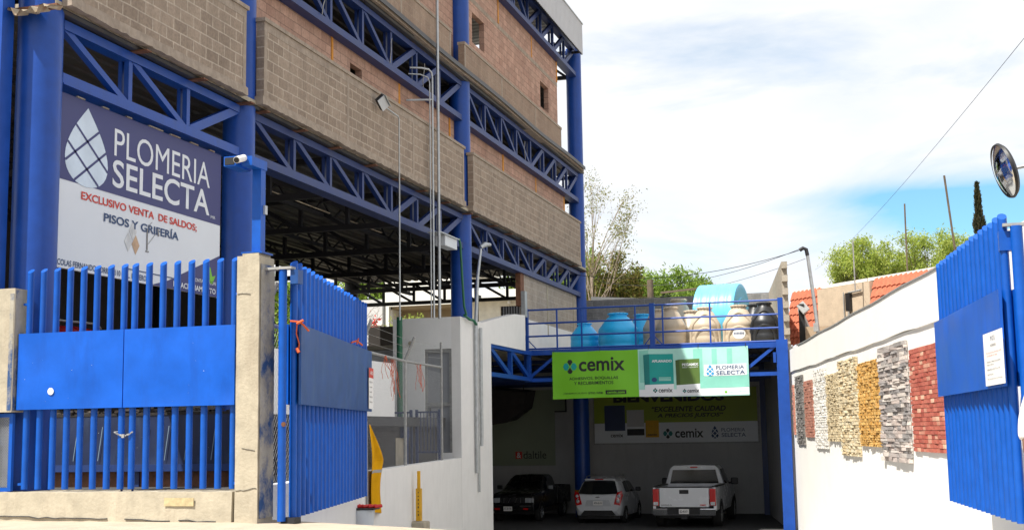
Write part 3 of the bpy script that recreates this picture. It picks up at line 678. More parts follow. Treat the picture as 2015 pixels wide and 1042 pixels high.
for q in ((-11.74, -11.68, -.45, 2.22), (-11.07, -11.0, -.45, 2.22), (-11.68, -11.07, 2.12, 2.22), (-11.68, -11.07, .74, .84)): mb.box(q[0], q[1], 31.64, 31.70, q[2], q[3])
mb.build('door_frame', 'galv_dull', d)
MB().box(-11.63, -11.6, 31.66, 31.70, .5, .7).build('handle', 'black', d)
MB().tube([(-12.1, 31.62, 2.40), (-12.1, 31.50, 2.38)], .05, 12).build('drain_spout', 'conc', PH, smooth=True)
# railing of the stair landing in front of the door
RL = thing('stair_railing', 'dark blue barred railing of the landing in front of the grey door', 'railing', (-11.2, 29.6, -.69))
mb = MB()
for xa, xb in ((-12.05, -11.35), (-11.2, -10.62)):
    for xx in (xa, xb): MB().box(xx-.03, xx+.03, 29.57, 29.63, -.69, .62).build('post', 'blue_dark', RL)
    mb.box(xa, xb, 29.585, 29.615, .54, .58); mb.box(xa, xb, 29.585, 29.615, -.42, -.38)
    k = xa+.1
    while k < xb-.05: mb.box(k-.009, k+.009, 29.59, 29.61, -.4, .56); k += .085
mb.build('bars', 'blue_dark', RL)
tag(MB().box(-11.75, -11.35, 28.6, 29.1, -.69, -.05).build('concrete_block', 'conc'), 'small grey concrete plinth behind the chain-link fence', 'concrete block')
tag(MB().tube([(-12.15, 30.9, -.69), (-12.15, 30.9, 3.02)], .075, 12).build('post', 'greenpole', None, True), 'dark green painted pole standing behind the fence beside the white block', 'pole')
# ================================================================== GARAGE AND TANK PLATFORM
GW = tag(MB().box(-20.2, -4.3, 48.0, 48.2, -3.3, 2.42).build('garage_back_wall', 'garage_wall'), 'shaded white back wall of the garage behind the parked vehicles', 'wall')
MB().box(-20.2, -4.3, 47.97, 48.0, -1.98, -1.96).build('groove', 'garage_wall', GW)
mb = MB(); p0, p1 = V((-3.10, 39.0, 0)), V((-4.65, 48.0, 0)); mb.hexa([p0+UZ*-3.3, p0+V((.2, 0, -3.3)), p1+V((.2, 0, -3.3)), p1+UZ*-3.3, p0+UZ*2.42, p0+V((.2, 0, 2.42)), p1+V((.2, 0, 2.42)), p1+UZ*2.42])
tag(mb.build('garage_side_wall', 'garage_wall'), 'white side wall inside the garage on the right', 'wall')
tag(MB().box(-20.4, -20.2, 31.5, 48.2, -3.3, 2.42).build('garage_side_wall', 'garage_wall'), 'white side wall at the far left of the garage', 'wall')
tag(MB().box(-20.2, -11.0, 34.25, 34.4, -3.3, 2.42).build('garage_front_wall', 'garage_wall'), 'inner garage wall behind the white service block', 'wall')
TP = thing('tank_platform', 'blue steel platform over the garage with railings, carrying the water tanks', 'platform', (-7, 38.7, -3.0))
MB().box(-11.0, -3.05, 38.62, 48.0, 2.43, 2.555).build('deck', 'conc', TP)
MB().corrugated((-11.0, 38.7, 2.42), (7.9, 0, 0), (0, 9.3, 0), (0, 0, -1), 26, .04).build('deck_sheet', 'deckmetal', TP)
mb = MB(); mb.box(-11.02, -3.2, 38.56, 38.70, 2.40, 2.56); mb.box(-11.02, -3.33, 38.56, 38.70, 1.58, 1.69)
tr = mb.build('truss', 'blue', TP); n = 7
for i in range(n):
    xa, xb = -11.0+i*(7.65/n), -11.0+(i+1)*(7.65/n)
    p, q = ((xa+.05, 1.66), (xb-.05, 2.42)) if i in (0, 2, 4, 6) else ((xa+.05, 2.42), (xb-.05, 1.66))
    MB().bar((p[0], 38.63, p[1]), (q[0], 38.63, q[1]), .07, .09, (0, 1, 0)).build('diagonal_brace', 'blue', tr)
    MB().box(xa-.045, xa+.045, 38.58, 38.68, 1.68, 2.42).build('vertical_strut', 'blue', tr)
mb = MB(); mb.box(-10.95, -10.78, 34.3, 38.6, 2.40, 2.54); mb.box(-10.95, -10.78, 34.3, 38.6, 1.60, 1.72)
t2 = mb.build('side_truss', 'blue', TP)
for ya, yb in ((34.35, 36.45), (36.45, 38.5)):
    MB().bar((-10.86, ya, 2.44), (-10.86, yb, 1.68), .09, .13).build('diagonal_brace', 'blue', t2); MB().box(-10.92, -10.8, yb-.06, yb+.06, 1.7, 2.42).build('vertical_strut', 'blue', t2)
for y in (41.7, 44.8, 47.6): MB().box(-20, -3.6, y-.07, y+.07, 1.75, 1.9).box(-20, -3.6, y-.07, y+.07, 2.3, 2.42).build('garage_beam', 'blue_dark', TP)
MB().box(-3.33, -3.0, 38.48, 38.76, -3.3, 2.62).build('corner_post', 'blue', TP)
MB().box(-3.42, -3.34, 38.44, 38.6, 1.95, 2.25).build('junction_box', 'blue', TP)
MB().box(-4.75, -4.45, 47.4, 47.7, -3.0, 2.4).build('inner_post', 'blue_dark', TP)
for xp, s in ((-10.98, .075), (-7.0, .075), (-3.17, .075)): MB().box(xp-s, xp+s, 38.57, 38.71, 2.56, 3.86).build('railing_post', 'blue', TP)
for xp in (-9.98, -9.20, -7.52, -6.68, -5.25): MB().box(xp-.022, xp+.022, 38.615, 38.665, 2.56, 3.80).build('baluster', 'blue', TP)
for z in (3.81, 3.39, 2.99, 2.60): MB().tube([(-10.98, 38.64, z), (-3.17, 38.64, z-.01)], .028, 8).build('rail', 'blue', TP, smooth=True)
for xa, xb in ((-10.9, -10.65), (-7.25, -7.05), (-6.95, -6.7)):
    z = 2.62; sgn = 1
    MB().bar((xa, 38.64, 2.86 if xa in (-10.9, -6.95) else 2.6), (xb, 38.64, 2.6 if xa in (-10.9, -6.95) else 2.86), .03, .03).build('knee_brace', 'blue', TP)
# block walls on the platform
bw = tag(MB().box(-11.45, -4.1, 48.2, 48.4, 2.5, 5.03).build('block_wall', 'block_y'), 'grey concrete block wall rising behind the water tanks', 'wall')
MB().box(-11.4, -4.3, 48.165, 48.197, 2.56, 4.22).build('painted_base', 'white_shade', bw)
mb = MB(); random.seed(2)
qx = lambda y: -2.98-(y-39.4)*.137
z = 2.42; i = 0
while z < 5.0:
    y0 = 39.35+(.0 if i % 2 == 0 else .19); top = min(z+.2, 5.06)
    mb.hexa([(qx(y0)-.17, y0, z), (qx(y0), y0, z), (qx(48.2), 48.2, z), (qx(48.2)-.17, 48.2, z), (qx(y0)-.17, y0, top), (qx(y0), y0, top), (qx(48.2), 48.2, top), (qx(48.2)-.17, 48.2, top)]); z = top; i += 1
tag(mb.build('block_wall', 'block_side'), 'tan block wall seen end-on with toothed edge right of the platform', 'wall')
# ---- tanks
def tank(name, label, x, y, z, r, h, material, arches=0, face=0., group='water tanks on the platform', ribs=3):
    t = thing(name, label, 'water tank', (x, y, z), group, local=True)
    neck = r*.44; hb = h*.54
    prof = [(0, 0), (r*.96, 0), (r, .03)]
    for k in range(ribs):
        zc = hb*(k+.7)/(ribs+.2); prof += [(r, zc-.05), (r*.982, zc-.03), (r*.982, zc+.03), (r, zc+.05)]
    prof += [(r, hb), (r*.985, hb+.04), (r*.93, hb+.09), (neck*1.25, h*.87), (neck*1.04, h*.90), (neck, h*.955)]
    MB().lathe(prof, 40).build('tank_body', material, t, smooth=True)
    mb = MB(); mb.lathe([(neck*1.0, h*.955), (neck*1.13, h*.955), (neck*1.13, h*.985), (neck*1.0, h), (0, h*1.004)], 32)
    for k in range(16):
        a_ = 2*math.pi*k/16; mb.box(neck*1.12*math.cos(a_)-.015, neck*1.12*math.cos(a_)+.015, neck*1.12*math.sin(a_)-.015, neck*1.12*math.sin(a_)+.015, h*.956, h*.99)
    mb.build('lid', material, t, smooth=True)
    mb = MB()
    for k in range(arches):
        zb = .03; top = h*(.46 if k == 0 else .80); hw = .75 if k == 0 else 1.12; pts = []
        for i in range(33):
            an = math.pi*i/32; th = -math.pi/2+face-hw*math.cos(an); zz = zb+(top-zb)*math.sin(an)**.8
            rr = r if zz < hb else (lerp(r, r*.93, (zz-hb)/.09) if zz < hb+.09 else lerp(r*.93, neck*1.25, (zz-hb-.09)/(h*.87-hb-.09)))
            pts.append((rr*math.cos(th), rr*math.sin(th), zz))
        mb.tube(pts, .055 if k else .045, 8)
    if arches: mb.build('arch_moulding', material, t, smooth=True)
    return t
TKY = 40.4
k_ = TKY/41.0
tank('water_tank', 'small sky blue water tank at the left end of the platform', -9.66, 41.0, 2.56, .47, .98, 'tankblue', ribs=2)
tank('water_tank', 'largest upright sky blue water tank behind the railing', -8.44, 40.5, 2.56, .64, 1.22, 'tankblue', ribs=2)
tank('water_tank', 'blue water tank half hidden between the big blue one and the shaded beige one', -8.0, 42.3, 2.56, .52, 1.32, 'tankblue')
tank('water_tank', 'shaded beige water tank just left of the thick middle railing post', -7.24, 40.9, 2.56, .47, 1.32, 'tankbeige')
tank('water_tank', 'shaded beige water tank just right of the thick middle railing post', -6.72, 40.4, 2.56, .46, 1.33, 'tankbeige')
tank('water_tank', 'beige water tank in the back row between the shaded one and the arched one', -6.35, 42.2, 2.56, .50, 1.36, 'tankbeige')
tank('water_tank', 'beige water tank highest at the back against the block wall', -7.0, 43.8, 2.56, .56, 1.92, 'tankbeige')
tank('water_tank', 'sunlit beige water tank with arched mouldings and no sticker', -5.68, 40.6, 2.56, .49, 1.30, 'tankbeige', 2, .13)
tk = tank('water_tank', 'sunlit beige water tank with arched mouldings and a round white sticker', -4.62, 40.6, 2.56, .51, 1.32, 'tankbeige', 2, .10)
tank('water_tank', 'black water tank with arched mouldings at the right end of the platform', -3.82, 40.5, 2.56, .46, 1.36, 'tankblack', 2, .08)
tank('water_tank', 'dark grey water tank behind the black one', -4.25, 42.0, 2.56, .46, 1.46, 'tankblack')
# sticker wraps the tank
mb = MB(); rr = .516; nA = 12
for i in range(nA):
    for j in range(8):
        q = []
        for di, dj in ((0, 0), (1, 0), (1, 1), (0, 1)):
            u = -1+2*(i+di)/nA; hgt = math.sqrt(max(0, 1-u*u)); vv = (-1+2*(j+dj)/8)*hgt
            th = -math.pi/2+.10+u*.40; q.append((rr*math.cos(th), rr*math.sin(th), .40+vv*.17))
        mb.quad(*q)
mb.build('sticker', 'paper', tk)
mb = MB()
for i in range(7):
    th = -math.pi/2+.10-.27+i*.085; p = V((.52*math.cos(th), .52*math.sin(th), .37)); e = V((-math.sin(th), math.cos(th), 0)); mb.quad(p-e*.014, p+e*.014, p+e*.014+UZ*.07, p-e*.014+UZ*.07)
mb.build('sticker_print', 'inkblue', tk)
bt = thing('lying_water_tank', 'huge light blue water tank lying on its side behind the others', 'water tank', (-5.6, 44.2, 2.56))
prof = [(0, -.72), (.95, -.72), (1.12, -.69), (1.20, -.64)]
for z in (-.45, -.15, .15, .45): prof += [(1.20, z-.05), (1.193, z-.03), (1.193, z+.03), (1.20, z+.05)]
prof += [(1.20, .66), (1.17, .73), (1.05, .76), (.98, .74), (.72, .74), (.70, .77), (.45, .77), (.43, .74), (.0, .74)]
MX = Matrix.Rotation(math.radians(-8), 4, 'Z') @ Matrix.Rotation(math.radians(90), 4, 'Y')
MB().lathe(prof, 56, (-5.62, 44.2, 3.76), MX).build('tank_body', 'tankcyan', bt, smooth=True)
mb = MB()
for i in range(6):
    for j in range(6):
        q = []
        for di, dj in ((0, 0), (1, 0), (1, 1), (0, 1)):
            an = math.radians(118+(i+di)*11); zz = -.42+(j+dj)*.10; r = 1.206
            q.append(MX @ V((r*math.cos(an), r*math.sin(an), zz))+V((-5.62, 44.2, 3.76)))
        mb.quad(*q)
mb.build('white_label', 'paper', bt)
# ================================================================== SIGNS
# --- big store sign in the first bay
SG = thing('store_sign', 'large navy and white store sign hung between the first two blue columns', 'sign', (-11.02, 17.3, 2.35))
sx = -11.0; SO = V((sx, 14.98, 2.38)); SW, SH = 4.62, 2.47
plate(SG, 'panel', SO, UY, UZ, rect(0, SW, 0, SH), 'signwhite', 0, .05)
plate(SG, 'navy_field', SO, UY, UZ, [(0, 1.24), (SW, 1.24), (SW, SH), (0, SH)], 'navy', .004)
drop_logo(SG, SO, UY, UZ, .77, 1.80, .69, 1.16, 'dropwhite', 'navy', .018, .007, nl=2)
tx = lambda s, y0, y1, z0, z1, m_, b_=0., off=.008, sh=0.: text(SG, s, V((sx, y0, z0)), UY, UZ, y1-y0, z1-z0, m_, 'lettering', b_, off, sh)
tx('PLOMERIA', 16.42, 19.22, 4.20, 4.62, 'signwhite', 0)
tx('SELECTA', 16.39, 19.22, 3.73, 4.15, 'signwhite', .012)
tx('MR', 19.27, 19.42, 3.70, 3.75, 'signwhite')
tx('EXCLUSIVO VENTA  DE SALDOS;', 15.64, 18.82, 3.39, 3.525, 'red', .022)
tx('PISOS Y GRIFERÍA', 16.20, 18.26, 3.175, 3.335, 'inkblue', .022)
tx('NICOLAS FERNANDO TORRES  110 COL. LA VEROZ', 15.03, 17.42, 2.415, 2.50, 'inkblue', .012)
plate(SG, 'navy_corner', SO, UY, UZ, [(2.52, 0), (SW, 0), (SW, .72), (3.0, .12)], 'navy', .005)
tx('ESTACIONAMIENTO', 18.12, 19.46, 2.42, 2.51, 'signwhite', .02, .012)
tx('CONTAMOS CON', 18.72, 19.46, 2.57, 2.63, 'signwhite', .01, .012)
plate(SG, 'arrow', SO, UY, UZ, [(4.08, .50), (4.18, .56), (4.30, .47), (4.36, .33), (4.47, .36), (4.36, .20), (4.21, .26), (4.28, .30), (4.22, .41), (4.12, .44)], 'lime', .012)
for cy0, cz0, mm in ((1.98, .76, 'signwhite'), (1.86, .58, 'signwhite'), (2.06, .56, 'foam')):
    plate(SG, 'tile_picture', SO, UY, UZ, [(cy0, cz0-.15), (cy0+.105, cz0), (cy0, cz0+.15), (cy0-.105, cz0)], mat('tile_print_%d' % int(cz0*100), (.55, .36, .22) if mm == 'foam' else (.55+cz0*.08, .57+cz0*.06, .57+cz0*.05), .5, var=.2, scale=6), .006)
mb = MB()
for p, q, w0 in (((2.37, .86), (2.37, .52), .03), ((2.40, .62), (2.62, .82), .006), ((2.38, .88), (2.5, .98), .006), ((2.66, .90), (2.69, .78), .035), ((2.33, .50), (2.42, .50), .02)):
    mb.bar((sx+.008, 14.98+p[0], 2.38+p[1]), (sx+.008, 14.98+q[0], 2.38+q[1]), .004, w0)
mb.build('shower_picture', mat('chrome_print', (.22, .21, .20), .5, var=.3, scale=8), SG)
MB().box(sx+.004, sx+.008, 16.78, 18.1, 2.545, 2.56).build('rule', 'inkblue', SG)
MB().box(sx-.06, sx-.055, 19.60, 19.64, 2.38, 4.85).build('frame_edge', 'galv', SG)
random.seed(8)
for i in range(7): y = 15.5+i*.62; MB().box(sx-.03, sx+.0, y, y+random.uniform(.12, .4), 4.86, 4.88).build('fixing_strip', 'rustsheet', SG)
# --- green banner on the platform
BN = thing('platform_banner', 'long green and aqua banner hung on the front of the platform', 'banner', (-7.15, 38.5, 1.0))
by = 38.50; BO = V((-10.12, by, 1.02)); BW, BH = 5.97, 1.46
nseg = 24; mb = MB()
plate(BN, 'green_field', BO, UX, UZ, [(0, .01), (2.68, .03), (2.68, BH+.0), (1.2, BH-.005), (0, BH)], 'lime', 0, .012)
plate(BN, 'aqua_field', BO, UX, UZ, [(2.68, .03), (BW, 0), (BW, BH-.01), (2.68, BH)], 'aqua', 0, .012)
for a_, b_, mm in ((2.72, 3.0, 'aqua2'), (4.35, 4.62, 'aqua2'), (4.9, 5.05, 'aqua2'), (5.35, 5.5, 'aqua2')): plate(BN, 'backdrop_stripe', BO, UX, UZ, rect(a_, b_, .45, BH-.05), mm, .003)
plate(BN, 'backdrop_counter', BO, UX, UZ, [(4.1, .25), (BW, .25), (BW, .62), (4.6, .62)], 'aqua2', .004)
plate(BN, 'white_strip', BO, UX, UZ, rect(2.69, BW-.01, .03, .24), 'signwhite', .005)
hex_logo(BN, BO, UX, UZ, .56, 1.0, .205, 'ink', 'teal', .006)
tb = lambda s, a_, b_, c0, c1, m_, bo=0., off=.008, sh=0.: text(BN, s, BO+UX*a_+UZ*c0, UX, UZ, b_-a_, c1-c0, m_, 'lettering', bo, off, sh)
tb('cemix', .84, 2.27, .84, 1.26, 'ink', .02)
tb('ADHESIVOS, BOQUILLAS', .53, 2.06, .57, .67, 'ink', .01); tb('Y RECUBRIMIENTOS', .68, 1.91, .43, .53, 'ink', .01)
tb('¡TENEMOS NUEVO', .34, 1.08, .14, .20, 'ink', 0); tb('SITIO WEB!', 1.12, 1.58, .14, .20, 'ink', .02)
plate(BN, 'web_address_plate', BO, UX, UZ, rect(1.66, 2.30, .12, .245), 'ink', .006); tb('cemix.com', 1.71, 2.25, .145, .22, 'lime', .03, .012)
# pictured bags: teal and olive
plate(BN, 'bag_picture', BO, UX, UZ, [(2.86, .34), (3.02, .32), (3.02, 1.30), (2.84, 1.28)], 'tealdark', .008); plate(BN, 'bag_picture', BO, UX, UZ, [(3.02, .32), (3.74, .36), (3.74, 1.30), (3.02, 1.30)], 'teal', .008)
plate(BN, 'bag_base_picture', BO, UX, UZ, [(2.87, .02), (3.74, .06), (3.74, .40), (2.87, .38)], 'signwhite', .009)
plate(BN, 'bag_picture', BO, UX, UZ, [(3.82, .36), (3.93, .35), (3.93, 1.12), (3.81, 1.10)], 'olivedark', .008); plate(BN, 'bag_picture', BO, UX, UZ, [(3.93, .35), (4.53, .38), (4.53, 1.12), (3.93, 1.12)], 'olive', .008)
plate(BN, 'bag_base_picture', BO, UX, UZ, [(3.82, .04), (4.53, .08), (4.53, .385), (3.82, .36)], 'signwhite', .009)
tb('APLANADO', 3.10, 3.70, 1.05, 1.13, 'signwhite', .03, .014); tb('PEGAMIX', 4.01, 4.50, .92, 1.0, 'signwhite', .03, .014); tb('PISOS Y AZULEJOS', 4.01, 4.48, .855, .895, 'signwhite', .01, .014)
tb('cemix', 3.28, 3.70, .15, .28, 'ink', .02, .014); tb('cemix', 4.14, 4.50, .13, .24, 'ink', .02, .014)
hex_logo(BN, BO, UX, UZ, 3.18, .21, .065, 'ink', 'tealdark', .012); hex_logo(BN, BO, UX, UZ, 4.06, .18, .055, 'ink', 'tealdark', .012)
plate(BN, 'seal', BO, UX, UZ, [(3.16+.08*math.cos(t*.4), .53+.07*math.sin(t*.4)) for t in range(16)], 'inkblue', .013)
for z in (.50, .54, .58): plate(BN, 'small_print', BO, UX, UZ, rect(3.3, 3.66, z, z+.02), 'aqua', .013)
plate(BN, 'logo_plate', BO, UX, UZ, rect(4.66, BW-.06, .60, .94), 'signwhite', .008)
drop_logo(BN, BO, UX, UZ, 4.84, .77, .155, .34, 'cyanprint', 'signwhite', .012, .012, nl=2)
tb('PLOMERIA', 5.02, 5.84, .79, .90, 'inkblue', 0, .014); tb('SELECTA', 5.02, 5.86, .63, .745, 'inkblue', .008, .014)
tb('/cemixoficial', 5.36, 5.86, .10, .145, 'aqua2', 0, .012); plate(BN, 'social_icon', BO, UX, UZ, rect(5.25, 5.32, .09, .15), 'lime', .012)
for xk in (0.05, 1.5, 3.0, 4.5, 5.9): MB().tube([(BO.x+xk, by-.02, 1.02+BH-.03), (BO.x+xk, by+.08, 1.02+BH+.09)], .008, 5).build('tie', 'black', BN)
def warp(root, f):
    for ch in list(root.children):
        if ch.type != 'MESH' or ch.name.startswith('tie'): continue
        bm = bmesh.new(); bm.from_mesh(ch.data); bmesh.ops.triangulate(bm, faces=bm.faces)
        for _ in range(7):
            e = [q for q in bm.edges if q.calc_length() > .15]
            if not e: break
            bmesh.ops.subdivide_edges(bm, edges=e, cuts=1); bmesh.ops.triangulate(bm, faces=bm.faces)
        for v_ in bm.verts: v_.co += f(v_.co)
        bm.to_mesh(ch.data); bm.free()
def bnwave(p):
    x = p.x+10.12; z = (p.z-1.02)/1.46
    return V((0, .016*math.sin(x*2.1+.6)*(1-.3*z)+.010*math.sin(x*5.3+z*2)+.006*math.sin(z*9+x), -.016*abs(math.sin(x*2.1))*z+.010*math.sin(x*1.1)*(1-z)))
warp(BN, bnwave)
# --- welcome banner on the back wall
WB = thing('welcome_banner', 'olive and white welcome banner on the dark garage back wall', 'banner', (-8.0, 47.95, -.4))
WO = V((-11.0, 47.93, -.40)); ww, wh = 6.08, 1.98
plate(WB, 'white_field', WO, UX, UZ, rect(0, ww, 0, .74), 'signwhite', 0, .03)
plate(WB, 'olive_field', WO, UX, UZ, rect(0, ww, .74, wh), 'limedull', 0, .03)
tw = lambda s, a_, b_, c0, c1, m_, bo=0., off=.008, sh=0.: text(WB, s, WO+UX*a_+UZ*c0, UX, UZ, b_-a_, c1-c0, m_, 'lettering', bo, off, sh)
tw('BIENVENIDOS', .75, 4.90, 1.50, 1.86, 'ink', .05)
tw('“EXCELENTE CALIDAD', 2.20, 4.95, 1.13, 1.33, 'ink', .03, .008, .2); tw('A PRECIOS JUSTOS”', 2.40, 4.85, .88, 1.07, 'ink', .03, .008, .2)
tw('cemix', 3.05, 4.10, .17, .50, 'ink', .02); hex_logo(WB, WO, UX, UZ, 2.78, .33, .17, 'ink', 'tealdark', .006)
drop_logo(WB, WO, UX, UZ, 4.52, .36, .18, .46, 'inkblue', 'signwhite', .014, .006, nl=2); tw('PLOMERIA', 4.76, 5.62, .37, .50, 'inkblue'); tw('SELECTA', 4.76, 5.64, .18, .32, 'inkblue', .008)
plate(WB, 'bag_picture', WO, UX, UZ, rect(.40, 1.18, .45, 1.40), mat('navy_bag_print', (.03, .05, .12), .5), .006); plate(WB, 'bag_base_picture', WO, UX, UZ, rect(.40, 1.18, .14, .46), 'signwhite', .008); tw('cemix', .62, 1.1, .22, .36, 'ink', .02, .012)
plate(WB, 'machine_picture', WO, UX, UZ, rect(1.25, 1.90, .60, 1.22), 'fargrey' , .006); plate(WB, 'machine_wheels_picture', WO, UX, UZ, rect(1.25, 1.9, .28, .52), 'ink', .006)
plate(WB, 'sack_picture', WO, UX, UZ, rect(1.95, 2.45, .2, .82), 'yellow', .007); tw('cemix', 2.02, 2.38, .26, .34, 'ink', .02, .012)
MB().box(-11.05, -4.86, 47.96, 47.99, -.45, 1.62).build('frame', 'galv_dull', WB)
# --- tile sign
DS = thing('tile_sign', 'grey green wall sign with a red ampersand square on the garage wall', 'sign', (-13.9, 47.95, -1.2))
DO = V((-16.0, 47.94, -1.2)); plate(DS, 'panel', DO, UX, UZ, rect(0, 3.45, 0, 2.85), 'greygreen', 0, .03)
plate(DS, 'red_square', DO, UX, UZ, rect(1.88, 2.14, .26, .53), 'red', .004)
text(DS, '&', DO+UX*1.93+UZ*.29, UX, UZ, .17, .21, 'signwhite', 'lettering', .01, .008)
text(DS, 'daltile', DO+UX*2.20+UZ*.26, UX, UZ, .90, .29, 'ink', 'lettering', .0, .008)
fr = thing('picture_frame', 'small framed notice on the garage wall above the black pickup', 'picture frame', (-12.7, 47.95, .8))
plate(fr, 'notice', V((-12.55, 47.93, .85)), UX, UZ, rect(0, .42, 0, .55), 'greygreen', 0, .02); MB().box(-12.6, -12.08, 47.95, 47.99, .8, 1.45).build('frame', 'black', fr)
ac = thing('hanging_unit', 'dark tarp-covered unit hanging near the garage ceiling', 'equipment', (-13.8, 46, .3))
random.seed(4); mb = MB(); prof = [(-14.5, .30), (-13.7, .42), (-13.1, .85), (-12.95, 1.5), (-14.5, 1.66)]
for yy_ in (0,):
    A = [(x, 45.5+random.uniform(-.05, .05), z) for x, z in prof]; B = [(x+.05, 46.6, z+.1) for x, z in prof]
    mb.poly(A); mb.poly(B[::-1])
    for i in range(5): j = (i+1) % 5; mb.quad(A[i], B[i], B[j], A[j])
mb.build('cover', 'tarp', ac, bevel=.06)
mb = MB(); mb.tube([(-14.3, 46, 1.6), (-14.3, 46, 2.42)], .02, 6); mb.tube([(-13.2, 46, 1.5), (-13.2, 46, 2.42)], .02, 6); mb.build('hanger', 'steel_dark', ac)
# ================================================================== GATES, PILLARS, KERB WALL
def picket(x, y, z0, z1, r, par, material='blue_gate', cut=(0, 1), slope=.75, name='picket'):
    """steel tube with its top cut at a slant (low side towards -cut)"""
    n = 14; mb = MB(); i0 = 0
    for zz, top in ((z0, 0), (z1, 1)):
        for j in range(n):
            an = 2*math.pi*j/n; dx, dy = r*math.cos(an), r*math.sin(an)
            mb.v.append((x+dx, y+dy, zz+(slope*(dx*cut[0]+dy*cut[1]) if top else 0)))
    for j in range(n): mb.f.append((j, (j+1) % n, (j+1) % n+n, j+n)); mb.r.append(.5)
    mb.f.append(tuple(range(n))[::-1]); mb.f.append(tuple(range(n, 2*n))); mb.r += [.5, .5]
    return mb.build(name, material, par, smooth=True)
def dented(par, o, u, wid, hei, nrm, material, seed, amp=.012, name='sheet_panel', th=.03):
    """sheet of steel with soft dents"""
    random.seed(seed); o, u, nrm = V(o), V(u), V(nrm); nx, nz = 40, 12
    ds = [(random.uniform(0, wid), random.uniform(0, hei), random.uniform(.15, .5), random.uniform(-amp, amp)) for _ in range(12)]
    def P(i, j):
        a_, b_ = wid*i/nx, hei*j/nz; h = sum(d*math.exp(-((a_-x)**2+(b_-z)**2)/(s*s)) for x, z, s, d in ds)
        if i in (0, nx) or j in (0, nz): h *= .2
        return o+u*a_+UZ*b_+nrm*h
    mb = MB()
    for i in range(nx):
        for j in range(nz): mb.quad(P(i, j), P(i+1, j), P(i+1, j+1), P(i, j+1))
    k = -nrm*th
    mb.quad(o+k, o+k+UZ*hei, o+k+u*wid+UZ*hei, o+k+u*wid)
    ring = [P(i, 0) for i in range(nx+1)]+[P(nx, j) for j in range(1, nz+1)]+[P(i, nz) for i in range(nx-1, -1, -1)]+[P(0, j) for j in range(nz-1, 0, -1)]
    for p, q in zip(ring, ring[1:]+ring[:1]):
        def back(w_): d = (w_-o).dot(nrm); return w_-nrm*(d+th)
        mb.quad(p, back(p), back(q), q)
    ob = mb.build(name, material, par)
    bmx = bmesh.new(); bmx.from_mesh(ob.data); bmesh.ops.remove_doubles(bmx, verts=bmx.verts, dist=.0005); bmesh.ops.recalc_face_normals(bmx, faces=bmx.faces); bmx.to_mesh(ob.data); bmx.free()
    for p in ob.data.polygons: p.use_smooth = True
    ob.data.set_sharp_from_angle(angle=math.radians(35))
    mb = MB()
    for _ in range(7):
        a_, b_ = random.uniform(.05, wid-.05), random.uniform(.04, hei-.04); s_ = random.uniform(.002, .0055); q = o+u*a_+UZ*b_+nrm*(amp+.004)
        mb.poly([q+u*(s_*math.cos(k*1.26)*random.uniform(.5, 1.4))+UZ*(s_*math.sin(k*1.26)*random.uniform(.4, 1)) for k in range(5)])
    if material != 'blue_worn': mb.build('paint_chips', 'signwhite', ob)['kind'] = 'stuff'
    return ob
GY = 14.25
for k, (x0, x1, lab) in enumerate(((-10.80, -9.30, 'closed blue gate leaf beside the left concrete pillar, with a round white hole'), (-9.245, -7.74, 'closed blue gate leaf beside the tall concrete pillar, its sheet without a hole'))):
    GL = thing('gate_leaf', lab, 'gate', ((x0+x1)/2, GY, -.63))
    for i in range(8):
        x = x0+.06+(x1-x0-.10)*i/7
        picket(x, GY, -.60, 2.20, .042, GL)
    o = (x0-.03 if k == 0 else x0-.02, GY-.095, .405); wid = x1-x0+(.05 if k == 0 else .04)
    dented(GL, o, UX, wid, .975, -UY, 'blue_sheet', 31+k, .012)
    mb = MB()
    for z in (.44, 1.34): mb.box(x0, x1, GY+.045, GY+.085, z-.02, z+.02)
    mb.build('cross_bar', 'blue_gate', GL)
    xb = x0+.05 if k else x1-.05
    MB().tube([(xb, GY+.05, -.63), (xb, GY+.05, -.1)], .014, 8).build('drop_bolt', 'blue_dark', GL)
    if k == 0:
        pts = [(-10.31+.045*math.cos(t*.449), .63+.045*math.sin(t*.449)) for t in range(14)]
        plate(GL, 'hole', V((0, GY-.112, 0)), UX, UZ, [(a_, b_) for a_, b_ in pts], 'paper', .002, .001)
    for z in (1.75, -.55): MB().box(*( (x0-.02, x0+.06) if k == 0 else (x1-.06, x1+.06)), GY-.03, GY+.03, z, z+.03).build('hinge', 'blue_gate', GL)
mb = MB(); pts = [(-9.40+.026*i, GY-.058-.012*math.sin(i*2.0), .10-.05*math.sin(math.pi*i/10)+.007*(i % 2)) for i in range(11)]
for i_, (p, q) in enumerate(zip(pts, pts[1:])): mb.tube([p, q], .012 if i_ % 2 else .007, 5)
mb.tube([(-9.40, GY-.05, .10), (-9.43, GY-.02, .10), (-9.38, GY+.06, .11)], .010, 5); mb.box(-9.29, -9.255, GY-.075, GY-.055, .03, .075)
tag(mb.build('chain', 'galv_dull'), 'short steel chain locking the two blue gate leaves together', 'chain')
